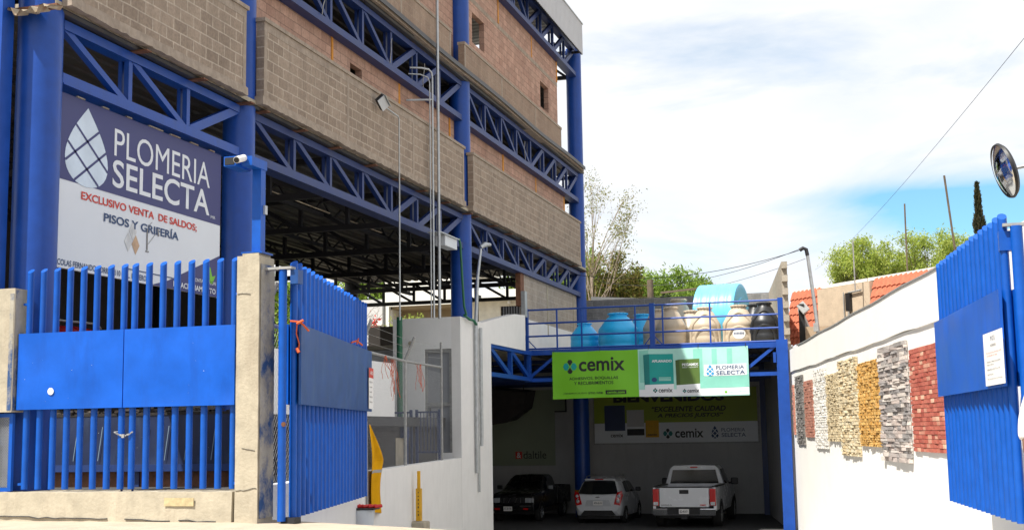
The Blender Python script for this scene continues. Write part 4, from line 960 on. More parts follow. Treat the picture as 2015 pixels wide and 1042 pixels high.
# kerb wall and pillars
mb = MB(); random.seed(12); pr = None; n = 60
for i in range(n+1):
    x = lerp(-15.0, -7.70, i/n); yb = 14.08-random.uniform(0, .015); zt = -.63+random.uniform(-.006, .004)
    if pr: mb.hexa([(pr[0], pr[1]-.01, -1.2), (x, yb-.01, -1.2), (x, 14.66, -1.2), (pr[0], 14.66, -1.2), (pr[0], pr[1]+.02, pr[2]), (x, yb+.02, zt), (x, 14.66, zt), (pr[0], 14.66, pr[2])])
    pr = (x, yb, zt)
kw = tag(mb.build('kerb_wall', 'conc'), 'low cracked concrete kerb wall under the two closed gate leaves', 'wall')
mb = MB(); pr = None
for i in range(50):
    x = lerp(-14, -7.9, i/49); z = -.885-.10*(i/49)+random.uniform(-.012, .012)
    if pr and random.random() < .85: mb.obox((pr[0], 14.055, pr[1]), (x-pr[0], 0, z-pr[1]), (0, .02, 0), (0, 0, .010))
    pr = (x, z)
mb.build('crack', 'asphalt', kw)
MB().box(-8.6, -8.2, 14.062, 14.07, -.80, -.70).build('yellow_mark', mat('faded_yellow_mark', (.47, .385, .22), .92, var=.25, scale=14), kw)
def pillar(x0, x1, y0, y1, z0, z1, lab, seed, stain):
    random.seed(seed); mb = MB(); n = 24; pr = None
    for i in range(n+1):
        z = lerp(z0, z1, i/n); j = lambda: random.uniform(-.006, .006)
        cur = [(x0+j()*.3, y0+j()*.2, z), (x1+j()*.4, y0+j()*.2, z), (x1+j(), y1, z), (x0, y1, z)]
        if pr: mb.hexa(pr+cur)
        pr = cur
    t = thing('concrete_pillar', lab, 'pillar', ((x0+x1)/2, (y0+y1)/2, z0))
    mb.build('shaft', 'conc', t)
    if stain: mb2 = MB().box(x1+.008, x1+.012, y0+.03, y1-.01, z0+.1, z1-.1); mb2.build('blue_overspray', 'conc_stain', t)
    return t
pl_ = pillar(-7.67, -7.37, 14.10, 14.50, -1.05, 2.21, 'tall raw concrete pillar between the closed and the open blue gates', 3, True)
MB().box(-7.62, -7.40, 14.14, 14.45, 2.21, 2.25).build('cap', 'conc', pl_)
random.seed(19); mb = MB()
for zc, x0, x1 in ((1.74, -7.66, -7.50), (-.12, -7.58, -7.42), (-.62, -7.66, -7.38)):
    x = x0; z = zc
    while x < x1: z2 = z+random.uniform(-.012, .014); mb.obox((x, 14.092, z), (.035, 0, z2-z), (0, .02, 0), (0, 0, .0035)); x += .035; z = z2
mb.build('hairline_cracks', 'asphalt', pl_)
lp_ = tag(MB().box(-11.6, -10.86, 14.10, 14.4, .38, 1.97).build('concrete_pillar', 'conc'), 'broad raw concrete pillar at the left edge above the mesh door', 'pillar')
MB().box(-10.862, -10.855, 14.12, 14.38, .4, 1.95).build('blue_overspray', 'conc_stain', lp_); MB().box(-10.93, -10.87, 14.094, 14.102, .4, 1.9).build('blue_overspray', 'conc_stain', lp_)
MD = thing('mesh_door', 'small blue expanded-metal door under the left concrete pillar', 'door', (-11.2, 14.2, -.63))
mb = MB()
for xx in (-11.62, -11.22, -10.92): mb.box(xx-.025, xx+.025, 14.18, 14.23, -.62, .36)
for z in (-.6, .34): mb.box(-11.62, -10.9, 14.185, 14.225, z-.025, z+.025)
mb.build('frame', 'blue_gate', MD)
mb = MB(); k = -.6
while k < 1.1:
    for sg in (1, -1):
        p = V((-11.6, 14.205, k-.75 if sg == 1 else k)); q = V((-10.93, 14.205, k if sg == 1 else k-.75))
        zs_ = [(p, q)]
        a_, b_ = p, q; d = b_-a_
        t0, t1 = 0, 1
        for zl, lo in ((-.58, True), (.33, False)):
            t = (zl-a_.z)/d.z
            if (d.z > 0) == lo: t0 = max(t0, t)
            else: t1 = min(t1, t)
        if t1 > t0: mb.bar(a_+d*t0, a_+d*t1, .006, .010)
    k += .035
mb.build('expanded_mesh', 'galv', MD)
# panel and rubble edge behind the closed gate
BP = thing('blue_steel_panel', 'streaked dark blue steel panel behind the closed gate pipes', 'panel', (-10.9, 17, -.69))
dented(BP, (-12.5, 16.98, -.36), UX, 3.25, .74, -UY, mat('streaked_navy_sheet', (.004, .014, .058), .5, var=.25, scale=3, stain=(.10, .16, .22), stain_amt=.22), 77, .015)
MB().box(-12.5, -9.25, 16.93, 17.03, -.46, -.36).build('bottom_bar', 'blue_dark', BP)
for x in (-12.45, -10.9, -9.32): MB().box(x-.05, x+.05, 17.035, 17.09, -.69, .40).build('post', 'blue_dark', BP)
random.seed(21); PD = mat('pale_paint_drips', (.20, .28, .36), .6)
for i in range(7): x = -11.9+i*.38+random.uniform(-.05, .05); MB().bar((x, 16.955, -.30), (x+.07, 16.955, .20), .004, .009, (0, 1, 0)).build('paint_drip', PD, BP)
random.seed(14); mb = MB()
for i in range(120):
    x = random.uniform(-13.5, -9.1); s = random.uniform(.02, .07); y = random.uniform(16.98, 17.2); z = .385+random.uniform(0, .05)
    mb.hexa([(x+a_*s*random.uniform(.6, 1), y+b_*s*random.uniform(.6, 1), z+c2*s*.6) for c2 in (0, 1) for a_, b_ in ((-1, -1), (1, -1), (1, 1), (-1, 1))])
mb.box(-13.6, -9.1, 16.97, 17.25, .36, .40)
tag(mb.build('rubble_edge', rndmat('rubble', [(.02, .018, .016), (.06, .05, .045), (.12, .10, .085)])), 'ragged rubble strip lying along the top of the dark blue panel', 'rubble')
tag(MB().box(-13.0, -9.0, 17.06, 17.2, -1.0, -.36).build('low_wall', 'rust'), 'low brown wall behind the closed gate, under the blue panel', 'wall')
# the two open leaves of the driveway gate
def open_leaf(h, d, nrm, s_end, lab, ps0, ps1, seed, material_panel):
    h = V(h); t = thing('gate_leaf', lab, 'gate', (h.x, h.y, -1.0)); n = int((ps1-ps0)/.255)
    for i in range(n+1):
        p = h+d*(ps0+(ps1-ps0)*i/n); picket(p.x, p.y, -.965+.008*i/n, 2.14+.008*math.sin(i*2.3), .047, t, cut=(-d.x, -d.y) if False else (0, 1), slope=.8)
    dented(t, h+d*(ps0-.05 if d.x < 0 and nrm.x > 0 else ps1+.06)+nrm*.105+UZ*.40, d if nrm.x > 0 else -d, ps1-ps0+.17, .98, nrm, material_panel, seed, .012)
    dented(t, h+d*(ps0-.05 if nrm.x < 0 else ps1+.06)-nrm*.085+UZ*.40, -d if nrm.x > 0 else d, ps1-ps0+.11, .98, -nrm, 'blue_sheet', seed+1, .008)
    mb = MB()
    for z in (.46, 1.32): a_ = h+d*ps0+UZ*z; mb.bar(a_-nrm*.02, h+d*ps1+UZ*z-nrm*.02, .03, .04, (0, 0, 1))
    mb.build('cross_bar', 'blue_gate', t)
    return t, h, d, nrm
dl = V((-.236, .972, 0)).normalized(); nl_ = V((dl.y, -dl.x, 0))
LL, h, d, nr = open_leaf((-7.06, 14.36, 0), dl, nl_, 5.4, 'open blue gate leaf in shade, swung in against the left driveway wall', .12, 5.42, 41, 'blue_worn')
MB().tube([(-7.14, 14.28, -.99), (-7.14, 14.28, 2.07)], .05, 16).build('hinge_post', 'blue_gate', LL, smooth=True)
MB().tube([(-7.12, 14.28, .16), (-7.09, 14.22, .16)], .03, 10).build('hinge_hole', 'rust', LL)
MB().box(-7.40, -7.0, 14.22, 14.34, 2.04, 2.07).build('hinge_bracket', 'galv_dull', LL); MB().box(-7.03, -6.93, 14.26, 14.40, 1.86, 2.03).build('hinge_block', 'blue_worn', LL)
MB().box(-7.16, -6.98, 14.30, 14.48, -1.02, -.95).build('floor_pivot', 'steel_dark', LL)
p_ = h+d*5.10+nr*.122+UZ*.44
ln = thing('notice_sign', 'narrow white notice with a red head on the shaded open gate leaf', 'sign', (p_.x, p_.y, .44))
plate(ln, 'paper', p_, d, UZ, rect(0, .44, 0, .66), 'paper', .006); plate(ln, 'red_head', p_, d, UZ, rect(0, .44, .50, .66), 'red', .010)
for k in range(5): text(ln, ('Horario', 'Lunes a viernes', 'de atención', 'Sábado', 'Gracias')[k], p_+d*.05+UZ*(.42-k*.08), d, UZ, .3-.03*(k % 3), .03, 'ink', 'lettering', 0, .010)
text(ln, 'AVISO', p_+d*.08+UZ*.55, d, UZ, .28, .06, 'paper', 'lettering', .02, .014)
random.seed(9)
q = h+d*.05+nr*.13+UZ*1.36; mb = MB(); mb.tube([q+V((-.12, -.12, .05)), q+V((-.04, -.02, .045)), q+V((.0, .0, .01)), q+V((.06, .04, -.07))], .013, 6); mb.tube([q+V((-.06, -.04, .05)), q+V((-.08, -.02, -.10)), q+V((-.05, 0, -.22)), q+V((-.06, 0, -.32))], .008, 6); mb.tube([q+V((-.07, -.03, -.28)), q+V((-.04, -.03, -.33))], .02, 6); mb.tube([q+V((-.06, -.05, .02)), q+V((.02, -.03, .06))], .018, 6)
tag(mb.build('twine', 'rope'), 'orange twine knotted round the hinge side of the shaded open gate leaf', 'twine', 'orange twine tied to the fence and gate')
q = h+d*4.0+nr*.12+UZ*1.40; mb = MB(); mb.tube([q+V((-.05, -.1, .02)), q+V((0, 0, .05)), q+V((.03, .14, -.01))], .014, 6); mb.tube([q, q+V((.02, .02, .09))], .011, 6)
tag(mb.build('twine', 'rope'), 'orange twine scrap on the top edge of the shaded gate sheet', 'twine', 'orange twine tied to the fence and gate')
dr = V((-.122, .9925, 0)).normalized(); nrr = V((-dr.y, dr.x, 0))
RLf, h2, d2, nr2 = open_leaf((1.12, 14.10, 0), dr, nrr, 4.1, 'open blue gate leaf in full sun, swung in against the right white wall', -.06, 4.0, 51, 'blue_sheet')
MB().tube([(1.25, 13.95, -1.06), (1.25, 13.95, 2.02)], .06, 18).build('hinge_post', 'blue_gate', RLf, smooth=True)
MB().box(1.12, 1.9, 13.92, 13.99, 2.02, 2.05).build('hinge_bracket', 'galv_dull', RLf); MB().box(1.08, 1.22, 13.98, 14.12, 1.78, 1.98).build('hinge_block', 'blue_gate', RLf)
p_ = h2+d2*.66+nr2*.122+UZ*.425
pn = thing('paper_notice', 'white paper notice with printed lines on the sunlit blue gate', 'notice', (p_.x, p_.y, .42))
plate(pn, 'paper', p_, -d2, UZ, rect(0, 1.0, 0, .55), 'paper', .004)
for txt, z, a0, a1, hh_, mm in (('M O S', .46, .40, .62, .05, 'inkblue'), ('HORARIO', .40, .38, .66, .025, 'ink'), ('No estacionarse, entrada y salida', .33, .14, .92, .018, 'red'), ('de vehículos de carga', .30, .16, .7, .018, 'red'), ('Atención a clientes en mostrador', .24, .14, .86, .016, 'ink'), ('lunes a viernes', .21, .14, .5, .014, 'ink'), ('sábados de 9 a 14', .16, .14, .80, .016, 'ink'), ('servicio', .11, .14, .45, .014, 'ink'), ('favor de presentar su nota de compra', .06, .14, .9, .016, 'ink')):
    text(pn, txt, p_-d2*a0+UZ*z, -d2, UZ, a1-a0, hh_, mm, 'lettering', 0, .008)
# security camera post on the pillar
CP = thing('camera_post', 'blue square-tube post with a bullet camera on the concrete pillar', 'camera post', (-7.5, 14.3, 2.25))
MB().box(-7.55, -7.43, 14.24, 14.36, 2.25, 3.42).box(-7.64, -7.36, 14.14, 14.44, 2.245, 2.265).build('post', 'blue_gate', CP)
mb = MB(); x0, x1, z0, z1, y0, y1 = -7.79, -7.43, 3.30, 3.42, 14.16, 14.36
MB().box(-7.56, -7.42, 13.98, 14.38, 3.31, 3.425).build('arm', 'blue_gate', CP)
mb = MB(); mb.box(-7.76, -7.60, 13.9, 14.3, 3.405, 3.42); mb.box(-7.76, -7.60, 13.9, 14.3, 3.30, 3.315); mb.box(-7.76, -7.745, 13.9, 14.3, 3.315, 3.405); mb.box(-7.615, -7.60, 13.9, 14.3, 3.315, 3.405)
mb.box(-7.745, -7.615, 14.22, 14.3, 3.315, 3.405); mb.build('box_tube', 'blue_gate', CP)
MB().box(-7.744, -7.616, 13.893, 13.903, 3.316, 3.404).build('tube_mouth_shade', 'black', CP)  # black plate across the mouth, painted as the shade inside the tube
cmr = MB().tube([(-7.52, 13.96, 3.40), (-7.50, 13.74, 3.33)], .042, 16).build('bullet_camera', 'paper', CP, True)
MB().tube([(-7.50, 13.742, 3.33), (-7.499, 13.73, 3.326)], .034, 16).build('lens', 'black', cmr); MB().tube([(-7.60, 13.98, 3.37), (-7.53, 13.93, 3.39)], .022, 8).build('bracket', 'galv', cmr)
MB().box(-7.43, -7.40, 14.3, 14.36, 2.75, 2.86).build('small_box', 'galv', CP)
# ================================================================== CONDUITS AND LAMPS ON THE FACADE
def pipe(name, label, pts, r, material='galv', n=10): return tag(MB().tube(pts, r, n).build(name, material, None, True), label, 'pipe')
pipe('conduit', 'tallest galvanised mast rising past the whole facade', [(-10.5, 29.35, 2.79), (-10.5, 29.35, 11.6)], .036)
mb = MB(); mb.tube([(-10.5, 28.95, 2.77), (-10.5, 28.95, 8.66), (-10.51, 28.92, 8.78), (-10.55, 28.84, 8.84), (-10.7, 28.72, 8.86), (-10.95, 28.6, 8.86)], .025, 10)
mb.tube([(-10.52, 28.82, 2.76), (-10.52, 28.82, 8.5), (-10.55, 28.77, 8.62), (-10.7, 28.65, 8.68), (-10.95, 28.5, 8.68)], .016, 8); mb.bar((-11.1, 28.75, 8.10), (-10.5, 28.92, 8.10), .04, .04)
tag(mb.build('conduit', 'galv', None, True), 'pair of galvanised conduits with bent gooseneck tops at the upper truss', 'pipe')
pipe('conduit', 'thin galvanised conduit running up the block parapet to the floodlight', [(-10.52, 26.78, 2.55), (-10.52, 26.78, 7.12), (-10.52, 26.72, 7.17), (-10.52, 25.9, 7.20)], .018)
fl = thing('floodlight', 'small floodlight tilted down on the block parapet', 'floodlight', (-10.5, 25.6, 7.2))
FM = Matrix.Translation((-10.44, 25.6, 7.20)) @ Matrix.Scale(.78, 4) @ Matrix.Rotation(math.radians(-28), 4, 'X') @ Matrix.Rotation(math.radians(38), 4, 'Y')
def fbox(*b):
    mb = MB().box(*b); mb.v = [tuple(FM @ V(p)) for p in mb.v]; return mb
fbox(-.10, .02, -.22, .22, -.13, .13).build('housing', 'black', fl, bevel=.02); fbox(.02, .05, -.21, .21, -.12, .12).build('lens', 'pail', fl); fbox(-.11, .12, -.23, .23, .13, .145).build('visor', 'galv', fl)
MB().bar((-10.62, 25.6, 7.2), (-10.5, 25.6, 7.2), .05, .08).build('bracket', 'black', fl)
wb = thing('wall_light', 'white flat box light under the lower truss beside the third column', 'light', (-10.8, 30.0, 4.7))
MB().box(-10.82, -10.55, 29.95, 30.85, 4.66, 4.92).build('housing', 'pail', wb, bevel=.01); MB().box(-10.84, -10.50, 29.45, 30.9, 4.92, 4.945).build('hood', 'galv', wb)
pipe('hose', 'green hose hanging down the third blue column', [(-10.72, 31.5, 5.06), (-10.70, 31.55, 4.9), (-10.68, 31.62, 4.0), (-10.66, 31.68, 3.3), (-10.62, 31.75, 3.08)], .03, 'greenhose')
LP = thing('street_lamp', 'slim bent galvanised lamp mast on the white service block', 'lamp', (-10.68, 32.6, -.5))
MB().tube([(-10.68, 32.70, -1.0), (-10.68, 32.70, 2.9), (-10.66, 32.85, 4.2), (-10.62, 33.05, 5.02)], [.05, .05, .042, .036], 10).build('mast', 'galv', LP, True)
MB().tube([(-10.62, 33.0, 5.02), (-10.55, 33.2, 5.12), (-10.48, 33.42, 5.14)], [.05, .075, .05], 10).build('lamp_head', 'galv', LP, True)
pipe('conduit', 'galvanised conduit on the white wall right of the lamp mast', [(-10.69, 33.15, 2.85), (-10.69, 33.15, .1), (-10.69, 33.12, -.3)], .042, 'galv')
pipe('conduit', 'thin conduit tail hanging lowest on the white service wall', [(-10.70, 32.92, .6), (-10.70, 32.92, -1.3), (-10.70, 32.92, -1.5)], .03, 'galv')
mb = MB(); mb.tube([(-10.68, 31.75, 3.08), (-10.66, 32.1, 3.0), (-10.66, 32.45, 3.0), (-10.66, 32.7, 2.9)], .035, 8)
tag(mb.build('cable', 'greenhose', None, True), 'dark cable lying along the top edge of the white service block', 'cable')
mb = MB(); mb.tube([(-10.9, 33.55, 2.98), (-10.9, 33.55, 3.75)], .03, 8); mb.box(-10.95, -10.85, 33.5, 33.75, 3.73, 3.79)
tag(mb.build('vent_stub', 'black'), 'short black stub pipe on top of the white service wall', 'pipe')
eb = thing('electrical_box', 'narrow grey electrical box on the timber post at the end of the infill wall', 'electrical box', (-10.9, 38.1, 3.4))
MB().box(-10.94, -10.80, 37.98, 38.22, 3.55, 4.35).build('box', 'galv', eb, bevel=.01); MB().tube([(-10.87, 38.1, 3.0), (-10.87, 38.1, 3.55)], .03, 8).build('conduit', 'galv_dull', eb)
# ================================================================== DRIVEWAY SMALL THINGS
YP = thing('bollard_post', 'yellow steel post on a concrete foot beside the driveway wall', 'post', (-9.32, 24.85, -1.95))
MB().box(-9.43, -9.37+.04, 24.83, 24.93, -1.70, -1.06).build('sleeve', 'yellow', YP); MB().box(-9.41, -9.355, 24.86, 24.91, -1.06, -.71).build('inner_tube', 'yellow', YP)
mb = MB(); random.seed(6)
for z in [-1.6+i*.075 for i in range(7)]: mb.box(-9.385+random.uniform(-.005, .005), -9.365, 24.826, 24.829, z, z+random.uniform(.02, .045))
mb.build('stencil_marks', 'ink', YP)
MB().box(-9.57, -9.20, 24.7, 25.05, -2.0, -1.71).build('foot', 'conc', YP, bevel=.03)
FL = thing('cloth_flag', 'mustard yellow cloth with a grey stripe hanging on the fence post', 'cloth', lw(5.9, -1.4, .2))
random.seed(15); mb = MB(); st = MB(); nz, nx = 30, 14
def fp(i, j):
    t = j/nz; u = i/nx; w0 = .06+.86*min(1, (t/.42)**1.1) if t < .42 else .92+.08*math.sin(t*7)-.05*(t-.42)
    z = .20-1.46*t-.10*u*(t > .9); s = 6.02+u*w0*1.2+.03*t; fold = .05*math.sin(u*9+t*2)*min(1, t*3)
    return lw(s, z, .16+fold+.02*math.sin(t*6))
for i in range(nx):
    for j in range(nz): mb.quad(fp(i, j), fp(i+1, j), fp(i+1, j+1), fp(i, j+1))
    st.quad(*[fp(i+a_, 16+b_)+V((.006, -.004, 0)) for a_, b_ in ((0, 0), (1, 0), (1, 1), (0, 1))])
mb.build('cloth', 'yellowcloth', FL, True); st.build('reflective_stripe', 'galv_dull', FL, True)
MB().tube([lw(5.98, .25, .12), lw(6.0, -1.5, .13)], .018, 8).build('pole', 'galv_dull', FL)
BK = thing('bucket', 'white plastic pail with red items on its tray beside the driveway wall', 'bucket', (-8.55, 20.0, -1.56))
MB().lathe([(0, 0), (.15, 0), (.185, .36), (.19, .38), (.175, .38), (.16, .35)], 24, (-8.52, 20.02, -1.58)).build('pail', 'pail', BK, True)
MB().box(-8.78, -8.28, 19.85, 20.15, -1.19, -1.16).build('tray', 'black', BK, bevel=.01)
mb = MB(); random.seed(2)
for i in range(5): x = -8.70+i*.1; mb.tube([(x, 19.95, -1.14), (x+.1, 20.02+random.uniform(-.05, .05), -1.13)], .028, 8)
mb.build('red_handles', 'redplastic', BK, True)
mb = MB(); mb.box(-8.80, -8.74, 19.9, 20.1, -1.6, -1.10); mb.build('support_board', 'conc', BK)
cn = thing('traffic_cone', 'small orange traffic cone in front of the white pail', 'cone', (-8.62, 19.72, -1.815))
MB().lathe([(0, .46), (.045, .46), (.06, .40), (.10, .10), (.115, .06), (.115, .05)], 20, (-8.62, 19.72, -1.815)).build('cone', 'orange', cn, True); MB().box(-8.76, -8.48, 19.58, 19.86, -1.815, -1.77).build('base', 'orange', cn, bevel=.01)
# convex mirror
MR = thing('traffic_mirror', 'round convex traffic mirror on an arm at the right edge', 'mirror', (1.0, 11.5, 2.15))
mc_ = V((.965, 11.5, 2.14)); an_ = V((-.93, -.20, -.27)).normalized()
rot = an_.to_track_quat('Z', 'Y').to_matrix().to_4x4()
MB().lathe([(0, .055), (.08, .05), (.16, .033), (.225, .005)], 40, mc_, rot).build('glass', 'mirror', MR, True)
MB().lathe([(.222, .0), (.235, .012), (.242, -.01), (.22, -.035), (.10, -.06), (0, -.062)], 40, mc_, rot).build('rim', 'black', MR, True)
MB().tube([mc_-an_*.05, V((1.4, 11.55, 2.22)), V((2.6, 11.6, 2.35))], .016, 8).build('arm', 'galv', MR, True); MB().tube([(2.6, 11.6, -1.2), (2.6, 11.6, 2.4)], .03, 10).build('pole', 'galv', MR, True)
# ================================================================== VEHICLES
def loft(mb, sts):
    """closed shell from mirrored half profiles; all stations hold the same number of points, first and last at x=0"""
    rings = []
    for y, pts in sts:
        ring = [(x, y, z) for x, z in pts]+[(-x, y, z) for x, z in pts[::-1][1:-1]]
        rings.append(ring)
    for A, B in zip(rings, rings[1:]):
        n = len(A)
        for i in range(n): j = (i+1) % n; mb.quad(A[i], B[i], B[j], A[j])
    mb.poly(rings[0]); mb.poly(rings[-1][::-1]); return mb
def carbody(sts, name, material, par):
    o = loft(MB(), sts).build(name, material, par)
    bm = bmesh.new(); bm.from_mesh(o.data); bmesh.ops.remove_doubles(bm, verts=bm.verts, dist=.002); bmesh.ops.recalc_face_normals(bm, faces=bm.faces); bm.to_mesh(o.data); bm.free()
    b = o.modifiers.new('bevel', 'BEVEL'); b.width = .035; b.segments = 3; b.limit_method = 'ANGLE'; b.angle_limit = math.radians(22)
    for p in o.data.polygons: p.use_smooth = True
    o.data.set_sharp_from_angle(angle=math.radians(50))
    return o
def wheel(par, x, y, r, w_=.22, style='alloy'):
    sg = 1 if x > 0 else -1
    R90 = Matrix.Rotation(math.radians(90*sg), 4, 'Y')
    t = MB().lathe([(r*.62, -w_/2), (r*.93, -w_/2), (r, -w_/2+.03), (r, w_/2-.03), (r*.93, w_/2), (r*.66, w_/2), (r*.62, w_/2-.03)], 28, (x, y, r), R90).build('wheel', 'tyre', par, True)
    mb = MB(); mb.lathe([(r*.64, w_/2-.03), (r*.60, w_/2-.02), (r*.56, w_/2-.05), (r*.2, w_/2-.05), (r*.16, w_/2-.01), (0, w_/2-.01)], 28, (x, y, r), R90)
    for k in range(6):
        an = k*math.pi/3; p = R90 @ V((r*.15*math.cos(an), r*.15*math.sin(an), w_/2-.03)); q = R90 @ V((r*.58*math.cos(an), r*.58*math.sin(an), w_/2-.03)); o = V((x, y, r))
        mb.bar(o+p, o+q, .05, .03, (1, 0, 0))
    mb.build('rim', 'rim', t, True)
    mb = MB(); R2 = r*1.17; pts = [V((x+sg*(w_/2-.012), y+R2*math.cos(a_), r*1.02+R2*math.sin(a_))) for a_ in [math.pi*i/14 for i in range(15)]]
    mb.poly([p for p in pts]); mb.build('wheel_arch', 'black', par)
def pane(par, pts, material='glassdark', name='window'): return MB().poly(pts).build(name, material, par)
def box(par, name, material, *b, bevel=0): return MB().box(*b).build(name, material, par, bevel=bevel)
# white full-size pickup, seen from behind
T = thing('pickup_truck', 'white full-size pickup truck parked nose-in, seen from behind', 'pickup truck', (-6.52, 43.25, -2.99), None, True, 0)
hi = lambda w, zb, b, r, tz: [(0, .45), (w-.06, .45), (w, .80), (w-.03, b), (r, tz-.10), (r-.12, tz), (0, tz+.02)]
carbody([(-.42, hi(1.0, .45, 1.24, .80, 1.88)), (.75, hi(1.0, .45, 1.24, .80, 1.88)), (1.40, [(0, .45), (.94, .45), (1.0, .80), (.97, 1.22), (.92, 1.25), (.84, 1.28), (0, 1.30)]), (2.45, [(0, .45), (.92, .45), (.97, .75), (.94, 1.10), (.90, 1.13), (.8, 1.16), (0, 1.18)]), (2.66, [(0, .5), (.82, .5), (.86, .7), (.84, 1.0), (.8, 1.04), (.7, 1.06), (0, 1.08)])], 'cab_body', 'carwhite', T)
mb = MB()
for s in (1, -1): mb.hexa([(s*.90, -2.62, .55), (s*1.0, -2.62, .55), (s*1.0, -.44, .55), (s*.90, -.44, .55), (s*.90, -2.62, 1.26), (s*.985, -2.62, 1.26), (s*.985, -.44, 1.26), (s*.90, -.44, 1.26)])
mb.box(-.9, .9, -2.6, -.44, .70, .76); mb.box(-.9, .9, -.50, -.44, .70, 1.2); mb.build('bed', 'carwhite', T, bevel=.02)
mb = MB()
for s in (1, -1): mb.box(min(s*.86, s*.99), max(s*.86, s*.99), -2.56, -.46, 1.262, 1.30)
mb.box(-.88, .88, -2.55, -.5, .77, .79); mb.box(-.86, .86, -2.60, -2.50, 1.25, 1.285); mb.build('bed_liner', 'black', T)
tg = box(T, 'tailgate', 'carwhite', -.77, .77, -2.68, -2.60, .66, 1.25, bevel=.02); box(tg, 'handle', 'black', -.14, .15, -2.70, -2.675, 1.07, 1.19, bevel=.015)
text(tg, 'GMC', V((.50, -2.686, .70)), UX, UZ, .18, .05, 'red', 'lettering', .03); text(tg, 'SIERRA', V((-.72, -2.686, .705)), UX, UZ, .34, .04, 'ink', 'lettering', .0)
for s in (1, -1):
    tl = box(T, 'tail_light', 'taillight', min(s*.79, s*.985), max(s*.79, s*.985), -2.66, -2.50, .70, 1.22, bevel=.02); box(tl, 'reverse_lamp', 'lampclear', min(s*.82, s*.96), max(s*.82, s*.96), -2.675, -2.655, .72, .82)
    mr = box(T, 'mirror', 'black', min(s*1.04, s*1.28), max(s*1.04, s*1.28), .72, .84, 1.22, 1.44, bevel=.04); box(mr, 'arm', 'black', min(s*.95, s*1.06), max(s*.95, s*1.06), .76, .82, 1.24, 1.30)
    pane(T, [(s*.975, .72, 1.29), (s*.975, -.30, 1.29), (s*.822, -.25, 1.76), (s*.822, .55, 1.76)])
    wheel(T, s*.90, -1.62, .40, .26); wheel(T, s*.90, 1.72, .40, .26)
pane(T, [(-.80, -.432, 1.30), (.80, -.432, 1.30), (.70, -.432, 1.74), (-.70, -.432, 1.74)], name='rear_window')
box(T, 'third_brake_light', 'taillight', -.12, .12, -.45, -.42, 1.80, 1.84); box(T, 'cargo_lamp', 'lampclear', -.22, -.13, -.45, -.42, 1.80, 1.84); box(T, 'cargo_lamp', 'lampclear', .13, .22, -.45, -.42, 1.80, 1.84)
bp = MB().hexa([(-.98, -2.74, .40), (.98, -2.74, .40), (.95, -2.60, .40), (-.95, -2.60, .40), (-.99, -2.76, .62), (.99, -2.76, .62), (.97, -2.60, .64), (-.97, -2.60, .64)]).build('bumper', 'chrome', T, bevel=.02)
box(bp, 'step_pad', 'black', -.52, .50, -2.78, -2.74, .44, .63); pt = box(bp, 'licence_plate', 'paper', -.15, .16, -2.795, -2.78, .46, .61)
text(pt, 'ED-43-871', V((-.12, -2.797, .50)), UX, UZ, .25, .07, 'ink', 'lettering', .01)
box(T, 'tow_hitch', 'black', -.10, .10, -2.72, -2.3, .30, .40); box(T, 'underbody', 'black', -.8, .8, -2.5, 2.4, .32, .50)
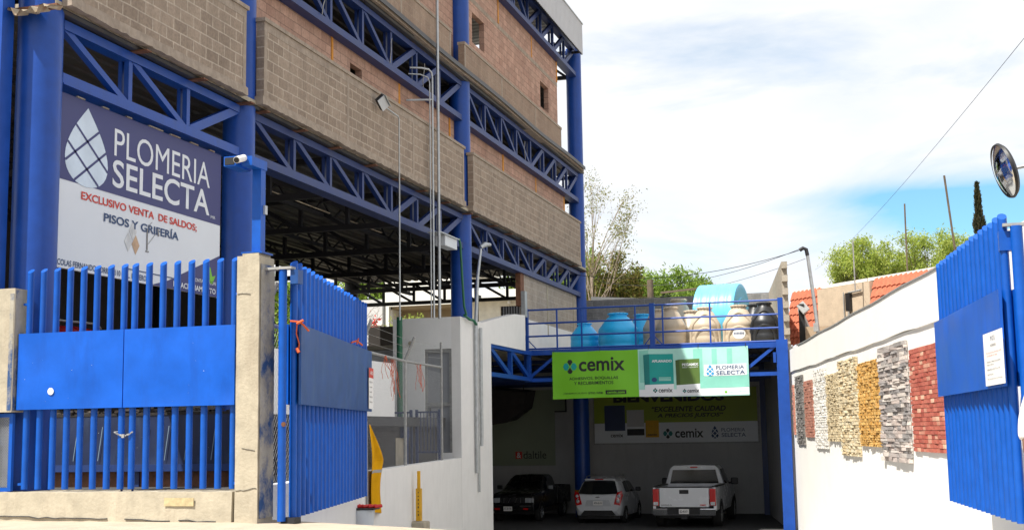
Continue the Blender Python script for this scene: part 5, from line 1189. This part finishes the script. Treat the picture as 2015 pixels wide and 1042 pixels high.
# small white hatchback, seen from behind
H = thing('hatchback', 'small white hatchback parked nose-in with a lifted rear window', 'car', (-9.70, 44.35, -2.99), None, True, 0)
H['label'] = 'small white hatchback with roof rails parked between the two pickups'
def hatch(H, paint):
    carbody([(-1.84, [(0, .40), (.60, .40), (.73, .54), (.73, .74), (.68, .84), (.58, .88), (0, .90)]), (-1.72, [(0, .26), (.72, .26), (.81, .56), (.79, .90), (.69, 1.00), (.6, 1.04), (0, 1.06)]),
         (-1.42, [(0, .24), (.77, .24), (.81, .58), (.80, .95), (.60, 1.34), (.49, 1.43), (0, 1.47)]), (-.4, [(0, .22), (.78, .22), (.81, .58), (.80, .94), (.61, 1.40), (.50, 1.48), (0, 1.53)]),
         (.35, [(0, .22), (.78, .22), (.81, .58), (.79, .92), (.60, 1.35), (.48, 1.43), (0, 1.47)]), (1.05, [(0, .22), (.78, .22), (.81, .56), (.76, .90), (.68, .95), (.58, .98), (0, 1.0)]),
         (1.65, [(0, .24), (.70, .24), (.75, .5), (.70, .74), (.62, .78), (.5, .80), (0, .82)]), (1.80, [(0, .3), (.5, .3), (.56, .45), (.54, .62), (.48, .65), (.4, .67), (0, .68)])], 'body', paint, H)
    pane(H, [(-.68, -1.80, .985), (-.2, -1.83, .965), (.2, -1.83, .965), (.68, -1.80, .985), (.52, -1.50, 1.385), (.2, -1.53, 1.40), (-.2, -1.53, 1.40), (-.52, -1.50, 1.385)], name='rear_window')
    box(H, 'spoiler', paint, -.50, .50, -1.57, -1.36, 1.415, 1.465, bevel=.02); box(H, 'third_brake_light', 'taillight', -.14, .14, -1.575, -1.555, 1.43, 1.46)
    for s in (1, -1):
        q = lambda x, y, z: (s*x, y, z)
        tl = MB().poly([q(.54, -1.86, .64), q(.75, -1.85, .60), q(.83, -1.74, .92), q(.80, -1.74, 1.08), q(.66, -1.82, 1.03), q(.60, -1.85, .88)]).build('tail_light', 'taillight', H)
        MB().lathe([(.06, 0), (.05, .02), (0, .025)], 14, (s*.68, -1.855, .74), Matrix.Rotation(math.radians(90), 4, 'X')).build('reverse_lamp', 'lampclear', tl, True)
        MB().lathe([(.055, 0), (.045, .02), (0, .025)], 14, (s*.71, -1.83, .91), Matrix.Rotation(math.radians(90), 4, 'X')).build('indicator_lamp', 'lampclear', tl, True)
        MB().tube([q(.50, -1.25, 1.47), q(.52, -1.15, 1.535), q(.52, .0, 1.56), q(.50, .15, 1.49)], .018, 8).build('roof_rail', 'galv', H, True)
        pane(H, [q(.795, -1.10, 1.0), q(.797, -.42, 1.0), q(.645, -.42, 1.37), q(.645, -.95, 1.34)]); pane(H, [q(.797, -.36, 1.0), q(.792, .62, .98), q(.65, .30, 1.31), q(.645, -.36, 1.37)])
        box(H, 'mirror', 'black', min(s*.82, s*1.0), max(s*.82, s*1.0), .42, .54, .98, 1.12, bevel=.03)
        wheel(H, s*.73, -1.18, .29, .18); wheel(H, s*.73, 1.15, .29, .18)
    pane(H, [(-.66, 1.0, 1.02), (.66, 1.0, 1.02), (.50, .42, 1.42), (-.50, .42, 1.42)], name='windscreen')
    MB().poly([(-.60, -1.845, .28), (.60, -1.845, .28), (.47, -1.85, .44), (-.47, -1.85, .44)]).build('lower_grille', 'black', H)
    box(H, 'underbody', 'black', -.7, .7, -1.7, 1.6, .16, .26)
hatch(H, 'carwhite')
MB().poly([(-.44, -1.848, .58), (.44, -1.848, .58), (.38, -1.848, .78), (-.38, -1.848, .78)]).build('plate_recess', mat('recess_white', (.52, .54, .57), .35), H)
pt = box(H, 'licence_plate', 'paper', -.16, .16, -1.865, -1.85, .61, .75); text(pt, 'AFX-62-14', V((-.13, -1.867, .65)), UX, UZ, .26, .07, 'ink', 'lettering', .01)
MB().poly([(-.09, -1.855, .875), (-.03, -1.855, .90), (.03, -1.855, .90), (.09, -1.855, .875), (.03, -1.855, .85), (-.03, -1.855, .85)]).build('emblem', 'chrome', H)
# black compact pickup, facing the camera
K = thing('pickup_truck', 'black compact pickup truck parked facing out of the garage', 'pickup truck', (-12.72, 45.1, -2.99), None, True, math.pi-.03)
carbody([(-.55, hi(.80, .4, 1.05, .64, 1.54)), (.25, hi(.80, .4, 1.05, .64, 1.54)), (.95, [(0, .42), (.76, .42), (.81, .7), (.79, 1.02), (.74, 1.05), (.66, 1.07), (0, 1.09)]), (2.0, [(0, .42), (.76, .42), (.80, .65), (.78, .92), (.73, .95), (.66, .97), (0, .99)]), (2.16, [(0, .46), (.74, .46), (.77, .62), (.75, .88), (.70, .90), (.62, .91), (0, .92)])], 'cab_body', 'carblack', K)
mb = MB()
for s in (1, -1): mb.box(min(s*.74, s*.81), max(s*.74, s*.81), -2.3, -.57, .5, 1.12)
mb.box(-.74, .74, -2.3, -.57, .6, .65); mb.box(-.8, .8, -2.34, -2.28, .55, 1.12); mb.build('bed', 'carblack', K, bevel=.02)
pane(K, [(-.66, .84, 1.11), (.66, .84, 1.11), (.58, .285, 1.49), (-.58, .285, 1.49)], name='windscreen')
gr = box(K, 'grille', 'black', -.42, .42, 2.15, 2.18, .66, .84, bevel=.01)
for k in (-.02, .10): MB().bar((-.14+k*2, 2.19, .83), (-.06+k*2, 2.19, .68), .02, .02).build('chrome_slat', 'chrome', gr)
for k in (-.3, .3): box(gr, 'chrome_slat', 'chrome', k-.01, k+.01, 2.175, 2.185, .67, .83)
for s in (1, -1):
    hl = box(K, 'headlight', 'lampclear', min(s*.46, s*.66), max(s*.46, s*.66), 2.14, 2.185, .67, .83, bevel=.01); box(K, 'indicator_lamp', 'lampclear', min(s*.68, s*.76), max(s*.68, s*.76), 2.08, 2.17, .68, .82)
    mr = box(K, 'mirror', 'black', min(s*.86, s*1.04), max(s*.86, s*1.04), .62, .72, 1.06, 1.20, bevel=.02)
    pane(K, [(s*.792, .74, 1.08), (s*.792, -.42, 1.08), (s*.655, -.38, 1.43), (s*.655, .28, 1.43)])
    wheel(K, s*.72, -1.45, .33, .2); wheel(K, s*.72, 1.38, .33, .2)
box(K, 'mirror_glint', 'lampclear', -1.03, -.87, .722, .74, 1.07, 1.19)  # bright reflection put into a pale colour on this one mirror
bp = box(K, 'bumper', 'carblack', -.79, .79, 2.12, 2.28, .40, .60, bevel=.02); box(bp, 'chrome_strip', 'chrome', -.70, -.30, 2.28, 2.29, .54, .58); box(bp, 'fog_lamp', 'taillight', .42, .60, 2.275, 2.285, .44, .50); box(bp, 'fog_lamp', 'taillight', -.60, -.42, 2.275, 2.285, .44, .50)
pt = box(bp, 'licence_plate', 'paper', -.03, .28, 2.285, 2.30, .40, .55); text(pt, 'EC-20-196', V((.25, 2.302, .45)), -UX, UZ, .25, .07, 'ink', 'lettering', .01)
box(K, 'underbody', 'black', -.7, .7, -2.2, 2.0, .28, .44)
# red hatchback up in the hall
RC = thing('hatchback', 'red hatchback car parked up in the hall behind the closed gate', 'car', (-13.75, 19.35, .44), None, True, 0.05)
hatch(RC, 'carred')
# ================================================================== TREES AND PLANTS
def tree(name, label, cat, base, fork, cc, cr, ncl, nl, ls, clr, leaf, bark, tr=.2, seed=1, group=None, hang=0., up=.0, shell=.45, limb=.06, asp=.5):
    random.seed(seed); base, fork, cc = V(base), V(fork), V(cc)
    t = thing(name, label, cat, base, group); tk = MB(); pts = [lerp(base, fork, k/4)+V((random.uniform(-.1, .1), 0, 0))*(0 < k < 4) for k in range(5)]
    tk.tube(pts, [tr*(1-.09*k) for k in range(5)], 8); lf = MB()
    for c in range(ncl):
        while True:
            q = V((random.uniform(-1, 1), random.uniform(-1, 1), random.uniform(-1, 1)))
            if shell < q.length <= 1: break
        e = cc+V((q.x*cr[0], q.y*cr[1], q.z*cr[2])); st = lerp(pts[2], fork, random.random()) if c % 3 else fork
        m1 = lerp(st, e, .5)+V((random.uniform(-.3, .3), random.uniform(-.3, .3), random.uniform(-.1, .4)))*cr[0]*.3
        lp = [st, lerp(st, m1, .6)+V((0, 0, .05)), m1, lerp(m1, e, .6), e]; tk.tube(lp, [limb, limb*.75, limb*.55, limb*.35, limb*.12], 5)
        tw = []
        for k in range(4):
            f = lerp(lp[3], e, random.random())+V([random.gauss(0, clr*.7) for _ in range(3)]); tk.tube([lerp(lp[2], lp[4], random.uniform(.3, 1)), f], [limb*.2, limb*.06], 4, False); tw.append(f)
        for k in range(nl):
            f = random.choice(tw); p = lerp(e, f, random.random()*1.1)+V([random.gauss(0, clr*.42) for _ in range(3)])
            a_ = V([random.gauss(0, 1) for _ in range(3)]); a_.z -= hang; a_.z += up; a_.normalize(); b_ = a_.cross(V([random.gauss(0, 1) for _ in range(3)])).normalized()
            l_ = ls*random.uniform(.6, 1.3); a_ *= l_; b_ *= l_*asp
            lf.poly([p, p+a_*.5+b_*.5, p+a_, p+a_*.5-b_*.5])
    tk.build('trunk', bark, t, True); lf.build('crown', leaf, t); return t
tree('gum_tree', 'tall sparse pale-barked tree rising beyond the last blue column', 'tree', (-13.6, 60, -3), (-13.75, 60, 7.4), (-13.1, 60, 9.6), (1.75, 1.4, 3.1), 32, 95, .13, .44, 'leaf_gum', 'bark', .085, 3, None, .5, 0, .2, .03, .35)
tree('leafy_tree', 'dense olive-brown tree at the foot of the tall sparse one', 'tree', (-13.4, 61.5, -3), (-13.4, 61.5, 4.5), (-13.2, 61.5, 7.2), (1.6, 1.3, 2.3), 56, 170, .18, .40, 'leaf_dense', 'bark2', .14, 4)
for k, (x, y, cz, rx, rz, lab) in enumerate(((-12.5, 65, 6.9, 1.5, 1.25, 'bright green feathery tree nearest the tall sparse tree'), (-10.9, 66, 7.0, 1.9, 1.3, 'bright green feathery tree behind the old wooden pole'), (-9.4, 65, 6.4, 1.2, 1.1, 'bright green feathery tree nearest the lying light blue tank'))):
    tree('feathery_tree', lab, 'tree', (x, y, -3), (x, y, 4.2), (x, y, cz), (rx, 1.6, rz), 60, 210, .22, .42, 'leaf_bright', 'bark2', .12, 30+k, 'bright green trees beyond the block wall', 0, .2, .2, .04, .28)
for k, (x, y, z, rx, rz, lab) in enumerate(((-1.2, 70, 8.55, 1.95, 1.35, 'round yellow-green tree at the left behind the tiled house'), (2.0, 71, 8.95, 2.3, 1.6, 'larger round yellow-green tree behind the tiled house, beside the cypress'))):
    tree('pepper_tree', lab, 'tree', (x, y, -3), (x, y, 5.6), (x, y, z), (rx, 2, rz), 75, 260, .17, .36, 'leaf_pepper', 'bark2', .2, 50+k, 'yellow-green trees behind the tiled house', .6, 0, .25, .04, .3)
random.seed(61); cyx, cyy = 3.72, 57.7; t = thing('cypress_tree', 'narrow dark cypress standing against the blue sky on the right', 'tree', (cyx, cyy, -3))
MB().tube([(cyx, cyy, -3), (cyx, cyy, 10)], [.14, .02], 8).build('trunk', 'bark2', t); lf = MB()
for i in range(5200):
    h_ = random.random()**.75; z = lerp(5.6, 10.25, h_); r = min(.45, .115*(10.42-z))*(.8+.2*math.sin(z*6+random.random()))*random.uniform(.45, 1.1); an = random.uniform(0, 6.283)
    p = V((cyx+r*math.cos(an), cyy+r*math.sin(an), z)); a_ = V((math.cos(an)*.4+random.gauss(0, .25), math.sin(an)*.4+random.gauss(0, .25), 1)).normalized()*random.uniform(.09, .2); b_ = a_.cross(V((random.gauss(0, 1), random.gauss(0, 1), 0))).normalized()*.026
    lf.poly([p, p+a_*.5+b_, p+a_, p+a_*.5-b_])
lf.build('crown', 'leaf_cyp', t)
tree('hedge_tree', 'leafy green tree seen through the hall between the pillar and the open gate', 'tree', (-22.6, 43, -3), (-22.6, 43, 2), (-22.6, 43, 3.8), (2.2, 3, 2.2), 50, 150, .24, .5, 'leaf_bright', 'bark2', .16, 70)
tree('leafy_tree', 'green tree behind the pale house, seen through the rear truss', 'tree', (-27.0, 66, -3), (-27, 66, 6), (-27, 66, 8.4), (2.4, 2, 2.0), 50, 150, .28, .5, 'leaf_bright', 'bark2', .16, 72)
tree('leafy_tree', 'green tree behind the cream house, beside the infill wall', 'tree', (-19, 74, -3), (-19, 74, 6), (-19, 74, 9.0), (3.2, 2, 2.4), 60, 170, .3, .55, 'leaf_bright', 'bark2', .18, 73)
random.seed(80); t = thing('bare_shrub', 'leafless grey shrub in front of the far pale house wall', 'shrub', (-24.9, 57.5, 2.5)); mb = MB()
def twig(p, d, l_, r, n):
    pts = [p]
    for i in range(4): d = (d+V((random.gauss(0, .18), random.gauss(0, .1), random.gauss(-.02, .14)))).normalized(); pts.append(pts[-1]+d*l_/4)
    mb.tube(pts, [r, r*.85, r*.7, r*.5, r*.3], 4, False)
    if n:
        for i in range(3): q = random.choice(pts[1:]); twig(q, (d+V((random.gauss(0, .6), random.gauss(0, .3), random.gauss(0, .5)))).normalized(), l_*.65, r*.6, n-1)
for i in range(6): twig(V((-25.1, 57.5, 3.6)), V((random.uniform(-.2, .9), 0, random.uniform(.1, 1))).normalized(), 1.8, .035, 3)
mb.build('twigs', 'bark2', t)
tree('flowering_shrub', 'pale green shrub in the terrace of the far house', 'shrub', (-23.2, 59.8, 2), (-23.2, 59.8, 4.2), (-23.0, 59.8, 5.1), (1.3, .5, .75), 30, 60, .2, .3, 'leaf_pepper', 'bark2', .05, 74, None, 0, .6, .1, .02, .3)
random.seed(90); mb = MB()
for i in range(60):
    p = V((-24.6+random.gauss(0, .14), 59.3+random.gauss(0, .1), 5.35+random.gauss(0, .28))); a_ = V([random.gauss(0, .06) for _ in range(3)]); b_ = V([random.gauss(0, .06) for _ in range(3)]); mb.poly([p-a_, p-b_, p+a_, p+b_])
fs = thing('flower_bush', 'red flowers beside the terrace shrub of the far house', 'flowers', (-24.6, 59.3, 2.5)); mb.build('blossom', 'petal', fs); MB().tube([(-24.6, 59.3, 2.5), (-24.6, 59.3, 5.3)], .03, 6).build('stem', 'bark2', fs)
# ================================================================== BUILDINGS BEYOND
FH = thing('far_house', 'pale flat-roofed house seen through the hall under the rear truss', 'house', (-23, 64, -3))
mb = MB(); mb.box(-25.2, -20.9, 62, 62.3, 6.62, 8.6); mb.box(-25.2, -24.97, 62, 62.3, -3, 6.62); mb.box(-21.3, -20.9, 62, 62.3, -3, 6.62); mb.box(-25.2, -24.9, 62.3, 69, -3, 8.6); mb.box(-25.2, -20.9, 62, 69, 8.6, 8.75)
mb.build('wall', 'farwhite', FH); MB().box(-24.97, -21.3, 63.6, 63.8, -3, 6.62).build('terrace_wall', 'farbrown', FH); MB().box(-24.97, -21.3, 62.3, 63.6, 6.5, 6.62).build('terrace_ceiling', 'farbrown', FH)
MB().box(-27.5, -25.25, 61.8, 69, -3, 7.0).build('side_wing', 'fargrey', FH); MB().box(-27.5, -25.25, 61.7, 61.79, 5.65, 5.72).build('ledge', 'farwhite', FH)
CH = thing('far_house', 'cream flat-roofed house with a barred window seen beside the infill wall', 'house', (-19, 64, -3))
mb = MB(); x0, x1 = -20.8, -16.8
for q in ((-20.8, -18.93, -3, 6.75), (-17.75, -16.8, -3, 6.75), (-18.93, -17.75, -3, 5.6), (-18.93, -17.75, 6.38, 6.75)): mb.box(q[0], q[1], 62, 62.3, q[2], q[3])
mb.box(-20.8, -20.5, 62.3, 68, -3, 6.75); mb.build('wall', mat('cream_far_wall', (.70, .66, .55), .9), CH); MB().box(-21.2, -16.5, 61.3, 68.5, 6.76, 7.15).build('roof', 'farwhite', CH)
wn_ = MB().box(-18.93, -17.75, 62.15, 62.2, 5.6, 6.38).build('window', 'glassdark', CH); mb = MB()
for i in range(9): mb.box(-18.9+i*.14, -18.87+i*.14, 62.08, 62.12, 5.6, 6.38)
mb.build('bars', 'steel_dark', wn_); MB().lathe([(0, -.1), (.09, -.04), (.09, .04), (0, .1)], 14, (-18.45, 61.9, 6.56)).build('globe_light', 'paper', CH, True)
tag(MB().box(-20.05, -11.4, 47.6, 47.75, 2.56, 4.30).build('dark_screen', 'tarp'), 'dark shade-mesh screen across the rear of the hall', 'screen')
sl_ = thing('slab_roof_shed', 'low white slab roof just behind the grey block wall', 'shed', (-10, 52, -3)); MB().hexa([(-11.6, 50.5, 4.9), (-8.0, 50.5, 4.9), (-8.0, 54, 4.9), (-11.6, 54, 4.9), (-11.6, 50.5, 5.42), (-8.0, 50.5, 5.14), (-8.0, 54, 5.2), (-11.6, 54, 5.5)]).build('roof', 'farwhite', sl_); MB().box(-11.2, -8.4, 50.8, 53.8, -3, 4.9).build('wall', 'fargrey', sl_)
# tiled house beyond the right wall
TH = thing('tiled_house', 'house with steep terracotta tile roofing and beige plaster behind the white wall', 'house', (.5, 46, -3))
A0 = V((-3.12, 46.79, 0)); e_ = V((4.38, -4.82, 0)); EL = 12.0; e_.normalize(); nn = V((e_.y, -e_.x, 0)); nn = nn if nn.y < 0 else -nn
def hp(s, z, o=0.): return A0+e_*s+UZ*z+nn*o
MB().obox(hp(-.0, -3), e_*EL, -nn*4, UZ*7.75).build('body', 'houseplaster', TH)
def tiles(s0, s1, z0, z1, nm='tile_roof'):
    mb = MB(); cw = .21; rows = max(3, int((z1-z0)/.26)); nc = int((s1-s0)/cw)
    for r in range(rows):
        za, zb = z0+(z1-z0)*r/rows, z0+(z1-z0)*(r+1)/rows+.02; oa, ob = .75-.40*(za-z0)/(z1-z0)+.05, .75-.40*(zb-z0)/(z1-z0)
        for c in range(nc*6):
            a_, b_ = s0+(s1-s0)*c/(nc*6), s0+(s1-s0)*(c+1)/(nc*6); w_ = lambda q: .05*math.sin((q-s0)/(s1-s0)*nc*2*math.pi); zz = lambda q: .035*math.sin((q-s0)/(s1-s0)*nc*2*math.pi+.6)
            mb.quad(hp(a_, za-zz(a_), oa+w_(a_)), hp(b_, za-zz(b_), oa+w_(b_)), hp(b_, zb-zz(b_), ob+w_(b_)), hp(a_, zb-zz(a_), ob+w_(a_)))
            mb.quad(hp(a_, za-zz(a_), oa+w_(a_)), hp(a_, za-zz(a_), oa+w_(a_)-.04), hp(b_, za-zz(b_), oa+w_(b_)-.04), hp(b_, za-zz(b_), oa+w_(b_)))
    return mb.build(nm, 'tile', TH, True)
tiles(.0, 1.58, 2.9, 4.80); tiles(4.25, 7.6, 3.3, 4.80); 
MB().obox(hp(1.6, 2.8, 0), e_*2.63, nn*.55, UZ*1.93).build('plaster_dormer', 'houseplaster', TH)
MB().obox(hp(-.05, 4.78, -.1), e_*12.0, nn*.42, UZ*.10).build('eave', 'farwhite', TH)
mb = MB(); mb.tube([hp(3.25, 3.0, .62), hp(3.25, 4.30, .62), hp(3.3, 4.45, .62), hp(3.9, 4.48, .62)], .035, 8); mb.tube([hp(3.0, 2.8, .60), hp(3.0, 4.5, .60)], .02, 6); mb.tube([hp(3.35, 3.7, .60), hp(3.5, 3.4, .62), hp(3.7, 3.2, .62)], .03, 6)
mb.build('drain_pipe', 'galv_dull', TH, True); MB().obox(hp(3.15, 3.85, .56), e_*.22, nn*.1, UZ*.6).build('meter_box', 'black', TH)
LT = thing('lean_to', 'leaning pale tin sheet and dark shed opening left of the terracotta roof', 'shed', (-2.7, 42.5, -3))
MB().hexa([(-2.78, 43.6, 2.3), (-2.30, 43.4, 2.3), (-2.25, 43.9, 2.3), (-2.7, 44.0, 2.3), (-3.02, 43.6, 3.95), (-2.92, 43.55, 3.97), (-2.88, 43.7, 3.97), (-2.98, 43.75, 3.95)]).build('tin_sheet', 'fargrey', LT)
MB().hexa([(-3.02, 43.3, 4.0), (-2.80, 43.1, 3.72), (-2.62, 43.5, 3.9), (-2.85, 43.8, 4.2), (-3.02, 43.3, 4.04), (-2.80, 43.1, 3.76), (-2.62, 43.5, 3.94), (-2.85, 43.8, 4.24)]).build('grey_flap', 'galv_dull', LT)
MB().box(-2.98, -2.80, 43.4, 44, 2.3, 4.1).build('shed_opening_shade', 'black', LT); MB().box(-2.75, -1.9, 42.9, 43.2, -3, 3.3).build('stone_wall', rndmat('rubble_stone', [(.3, .22, .15), (.5, .38, .26)]), LT)  # opening is a solid black box, its shade put into the colour
# poles, rods and cables
PP = thing('service_pole', 'galvanised service pole with a curved weatherhead behind the white wall', 'pole', (-2.3, 39.9, 2.3))
MB().tube([(-2.12, 39.75, 2.2), (-2.25, 39.7, 3.8), (-2.38, 39.6, 5.22)], [.06, .055, .05], 12).build('pole', 'galv', PP, True); MB().tube([(-2.38, 39.6, 5.2), (-2.41, 39.58, 5.38), (-2.50, 39.56, 5.42), (-2.60, 39.55, 5.36)], .06, 10).build('weatherhead', 'steel_dark', PP, True)
MB().box(-2.30, -2.16, 39.6, 39.72, 2.9, 3.15).build('meter_can', 'galv_dull', PP)
for lab, a_, b_, r in (('straight antenna rod above the tiled eave, middle one', (.55, 43.4, 7.22), (.52, 43.6, 4.8), .026), ('tallest leaning antenna rod right of the middle one', (1.83, 43.6, 8.1), (2.1, 44.0, 5.0), .034), ('shortest thin rod in front of the left yellow-green tree', (-1.13, 43.1, 6.07), (-1.13, 43.2, 4.4), .022)):
    mb = MB(); mb.tube([a_, b_], r, 8)
    tag(mb.build('antenna_rod', 'bark2' if r > .024 else 'galv_dull', None, True), lab, 'rod')
st_ = thing('wooden_pole', 'stub of an old wooden pole among the bright green trees', 'pole', (-10.37, 57, -3)); MB().tube([(-10.37, 57, -3), (-10.37, 57, 6.75)], .14, 10).build('pole', 'bark2', st_, True); MB().bar((-9.9, 57, 6.15), (-7.9, 57.0, 6.28), .09, .09).build('cross_arm', 'bark2', st_)
def cable(p, q, sag, r, lab, group=None, n=24):
    p, q = V(p), V(q); pts = [lerp(p, q, i/n)-UZ*sag*4*(i/n)*(1-i/n) for i in range(n+1)]
    return tag(MB().tube(pts, r, 5, False).build('overhead_cable', 'black'), lab, 'cable', group)
cable((-2.60, 39.55, 5.36), (-11.0, 45.6, 5.72),   .42, .010, 'thick overhead cable sagging from the service pole to the last blue column')
cable((-2.58, 39.56, 5.40), (-14.5, 62, 7.6), .7, .009, 'upper overhead cable running from the service pole towards the tall sparse tree')
cable((-2.45, 39.6, 5.10), (-14.0, 62, 6.7), .5, .007, 'lowest thin overhead cable from the service pole past the trees')
cable((-3.3, 60, 7.2), (1.60, 14.4, 4.22), .30, .0035, 'long thin cable climbing across the sky from the pole towards the upper right')
# rusty awning sheet at the top left
AW = thing('awning', 'ragged rusty corrugated awning sheet at the top left before the first column', 'awning', (-11.9, 14.3, 5.6))
random.seed(33); mb = MB(); pr = None; n = 70
for i in range(n+1):
    x = lerp(-13.4, -10.50, i/n); zc = 5.755+.03*(1 if (i//2) % 2 else -1)+.012*math.sin(i*.4); yf = 14.17-random.uniform(0, .05)*(1+(i % 17 == 0)); drop = .05+.03*math.sin(i*.9)
    cur = (x, yf, zc-drop, zc)
    if pr: mb.quad((pr[0], pr[1], pr[2]), (cur[0], cur[1], cur[2]), (cur[0], 14.42, cur[3]+.02), (pr[0], 14.42, pr[3]+.02)); mb.quad((pr[0], pr[1], pr[2]+.01), (pr[0], 14.42, pr[3]+.03), (cur[0], 14.42, cur[3]+.03), (cur[0], cur[1], cur[2]+.01))
    pr = cur
mb.build('sheet', 'rustsheet', AW); MB().bar((-13.4, 14.38, 5.80), (-10.55, 14.38, 5.80), .06, .07, (0, 1, 0)).build('purlin', 'rust', AW)
# ================================================================== PERSON AT THE RIGHT EDGE
PE = thing('person', 'person in a white shirt half out of frame at the right edge', 'person', (1.32, 11.9, -1.12))
def skinned(name, joints, edges, material, par):
    me = bpy.data.meshes.new(name); me.from_pydata([j[0] for j in joints], edges, []); o = bpy.data.objects.new(name, me); COL.objects.link(o)
    me.materials.append(M[material]); sk = o.modifiers.new('skin', 'SKIN'); 
    for v_, j in zip(me.skin_vertices[0].data, joints): v_.radius = (j[1], j[1]*(j[2] if len(j) > 2 else 1)); v_.use_root = False
    me.skin_vertices[0].data[0].use_root = True
    sb = o.modifiers.new('subdivision', 'SUBSURF'); sb.levels = sb.render_levels = 2; sk.use_smooth_shade = True
    setparent(o, par); return o
bx, byy, bz = 1.32, 11.9, -1.10
J = [((bx, byy, bz+.92), .15, .75), ((bx, byy, bz+1.12), .14, .8), ((bx, byy, bz+1.34), .17, .65), ((bx, byy, bz+1.46), .06), ((bx, byy, bz+1.56), .085), ((bx, byy-.01, bz+1.66), .095), ((bx, byy, bz+1.74), .05),
     ((bx-.20, byy, bz+1.40), .065), ((bx-.27, byy+.03, bz+1.14), .052), ((bx-.29, byy-.08, bz+.90), .04), ((bx-.29, byy-.13, bz+.82), .036, .5),
     ((bx+.20, byy, bz+1.40), .065), ((bx+.26, byy+.03, bz+1.14), .052), ((bx+.27, byy-.06, bz+.90), .04), ((bx+.27, byy-.09, bz+.82), .036, .5),
     ((bx-.10, byy, bz+.84), .10), ((bx-.11, byy, bz+.48), .07), ((bx-.11, byy+.02, bz+.10), .05), ((bx-.11, byy-.12, bz+.04), .04),
     ((bx+.10, byy, bz+.84), .10), ((bx+.11, byy, bz+.48), .07), ((bx+.11, byy+.02, bz+.10), .05), ((bx+.11, byy-.12, bz+.04), .04)]
ED = [(0, 1), (1, 2), (2, 3), (3, 4), (4, 5), (5, 6), (2, 7), (7, 8), (8, 9), (9, 10), (2, 11), (11, 12), (12, 13), (13, 14), (0, 15), (15, 16), (16, 17), (17, 18), (0, 19), (19, 20), (20, 21), (21, 22)]
skinned('body', J, ED, 'skin', PE)
SJ = [((bx, byy, bz+.90), .175, .85), ((bx, byy, bz+1.12), .165, .88), ((bx, byy, bz+1.34), .19, .72), ((bx, byy, bz+1.43), .075), ((bx-.20, byy, bz+1.40), .085), ((bx-.275, byy+.03, bz+1.14), .072), ((bx-.30, byy-.05, bz+.97), .062), ((bx+.20, byy, bz+1.40), .085), ((bx+.265, byy+.03, bz+1.14), .072), ((bx+.28, byy-.04, bz+.97), .062)]
skinned('shirt', SJ, [(0, 1), (1, 2), (2, 3), (2, 4), (4, 5), (5, 6), (2, 7), (7, 8), (8, 9)], 'shirt', PE)
TJ = [((bx, byy, bz+.94), .17, .8), ((bx-.10, byy, bz+.82), .115), ((bx-.11, byy, bz+.48), .085), ((bx-.11, byy+.02, bz+.08), .075), ((bx+.10, byy, bz+.82), .115), ((bx+.11, byy, bz+.48), .085), ((bx+.11, byy+.02, bz+.08), .075)]
skinned('trousers', TJ, [(0, 1), (1, 2), (2, 3), (0, 4), (4, 5), (5, 6)], 'trousers', PE)
for s in (-1, 1):
    hx, hy, hz = bx+.285*s, byy-.14, bz+.80
    for k in range(4): skinned('finger', [((hx+(-.026+.017*k)*1, hy, hz+.01), .0095), ((hx-.026+.017*k, hy-.012, hz-.035), .0085), ((hx-.026+.017*k, hy+.004, hz-.068+.006*abs(k-1.4)), .0075)], [(0, 1), (1, 2)], 'skin', PE)
    skinned('thumb', [((hx-.03*s, hy-.01, hz+.03), .011), ((hx-.045*s, hy-.03, hz), .0095), ((hx-.042*s, hy-.035, hz-.03), .0085)], [(0, 1), (1, 2)], 'skin', PE)
mb = MB()
MB().lathe([(0, .11), (.06, .09), (.098, .03), (.1, -.02), (.085, -.04)], 20, (bx, byy+.015, bz+1.68)).build('hair', 'black', PE, True)
face = MB()
for s in (-1, 1): face.box(bx+s*.035-.012, bx+s*.035+.012, byy-.108, byy-.09, bz+1.645, bz+1.66)
face.box(bx-.025, bx+.025, byy-.108, byy-.085, bz+1.575, bz+1.585); face.build('eyes_and_mouth', 'ink', PE)
MB().hexa([(bx-.018, byy-.10, bz+1.60), (bx+.018, byy-.10, bz+1.60), (bx+.01, byy-.07, bz+1.60), (bx-.01, byy-.07, bz+1.60), (bx-.006, byy-.1, bz+1.65), (bx+.006, byy-.1, bz+1.65), (bx+.006, byy-.07, bz+1.65), (bx-.006, byy-.07, bz+1.65)]).build('nose', 'skin', PE)
# drop helper keys, fallbacks for anything untagged
for o in list(COL.objects):
    if 'local' in o: del o['local']
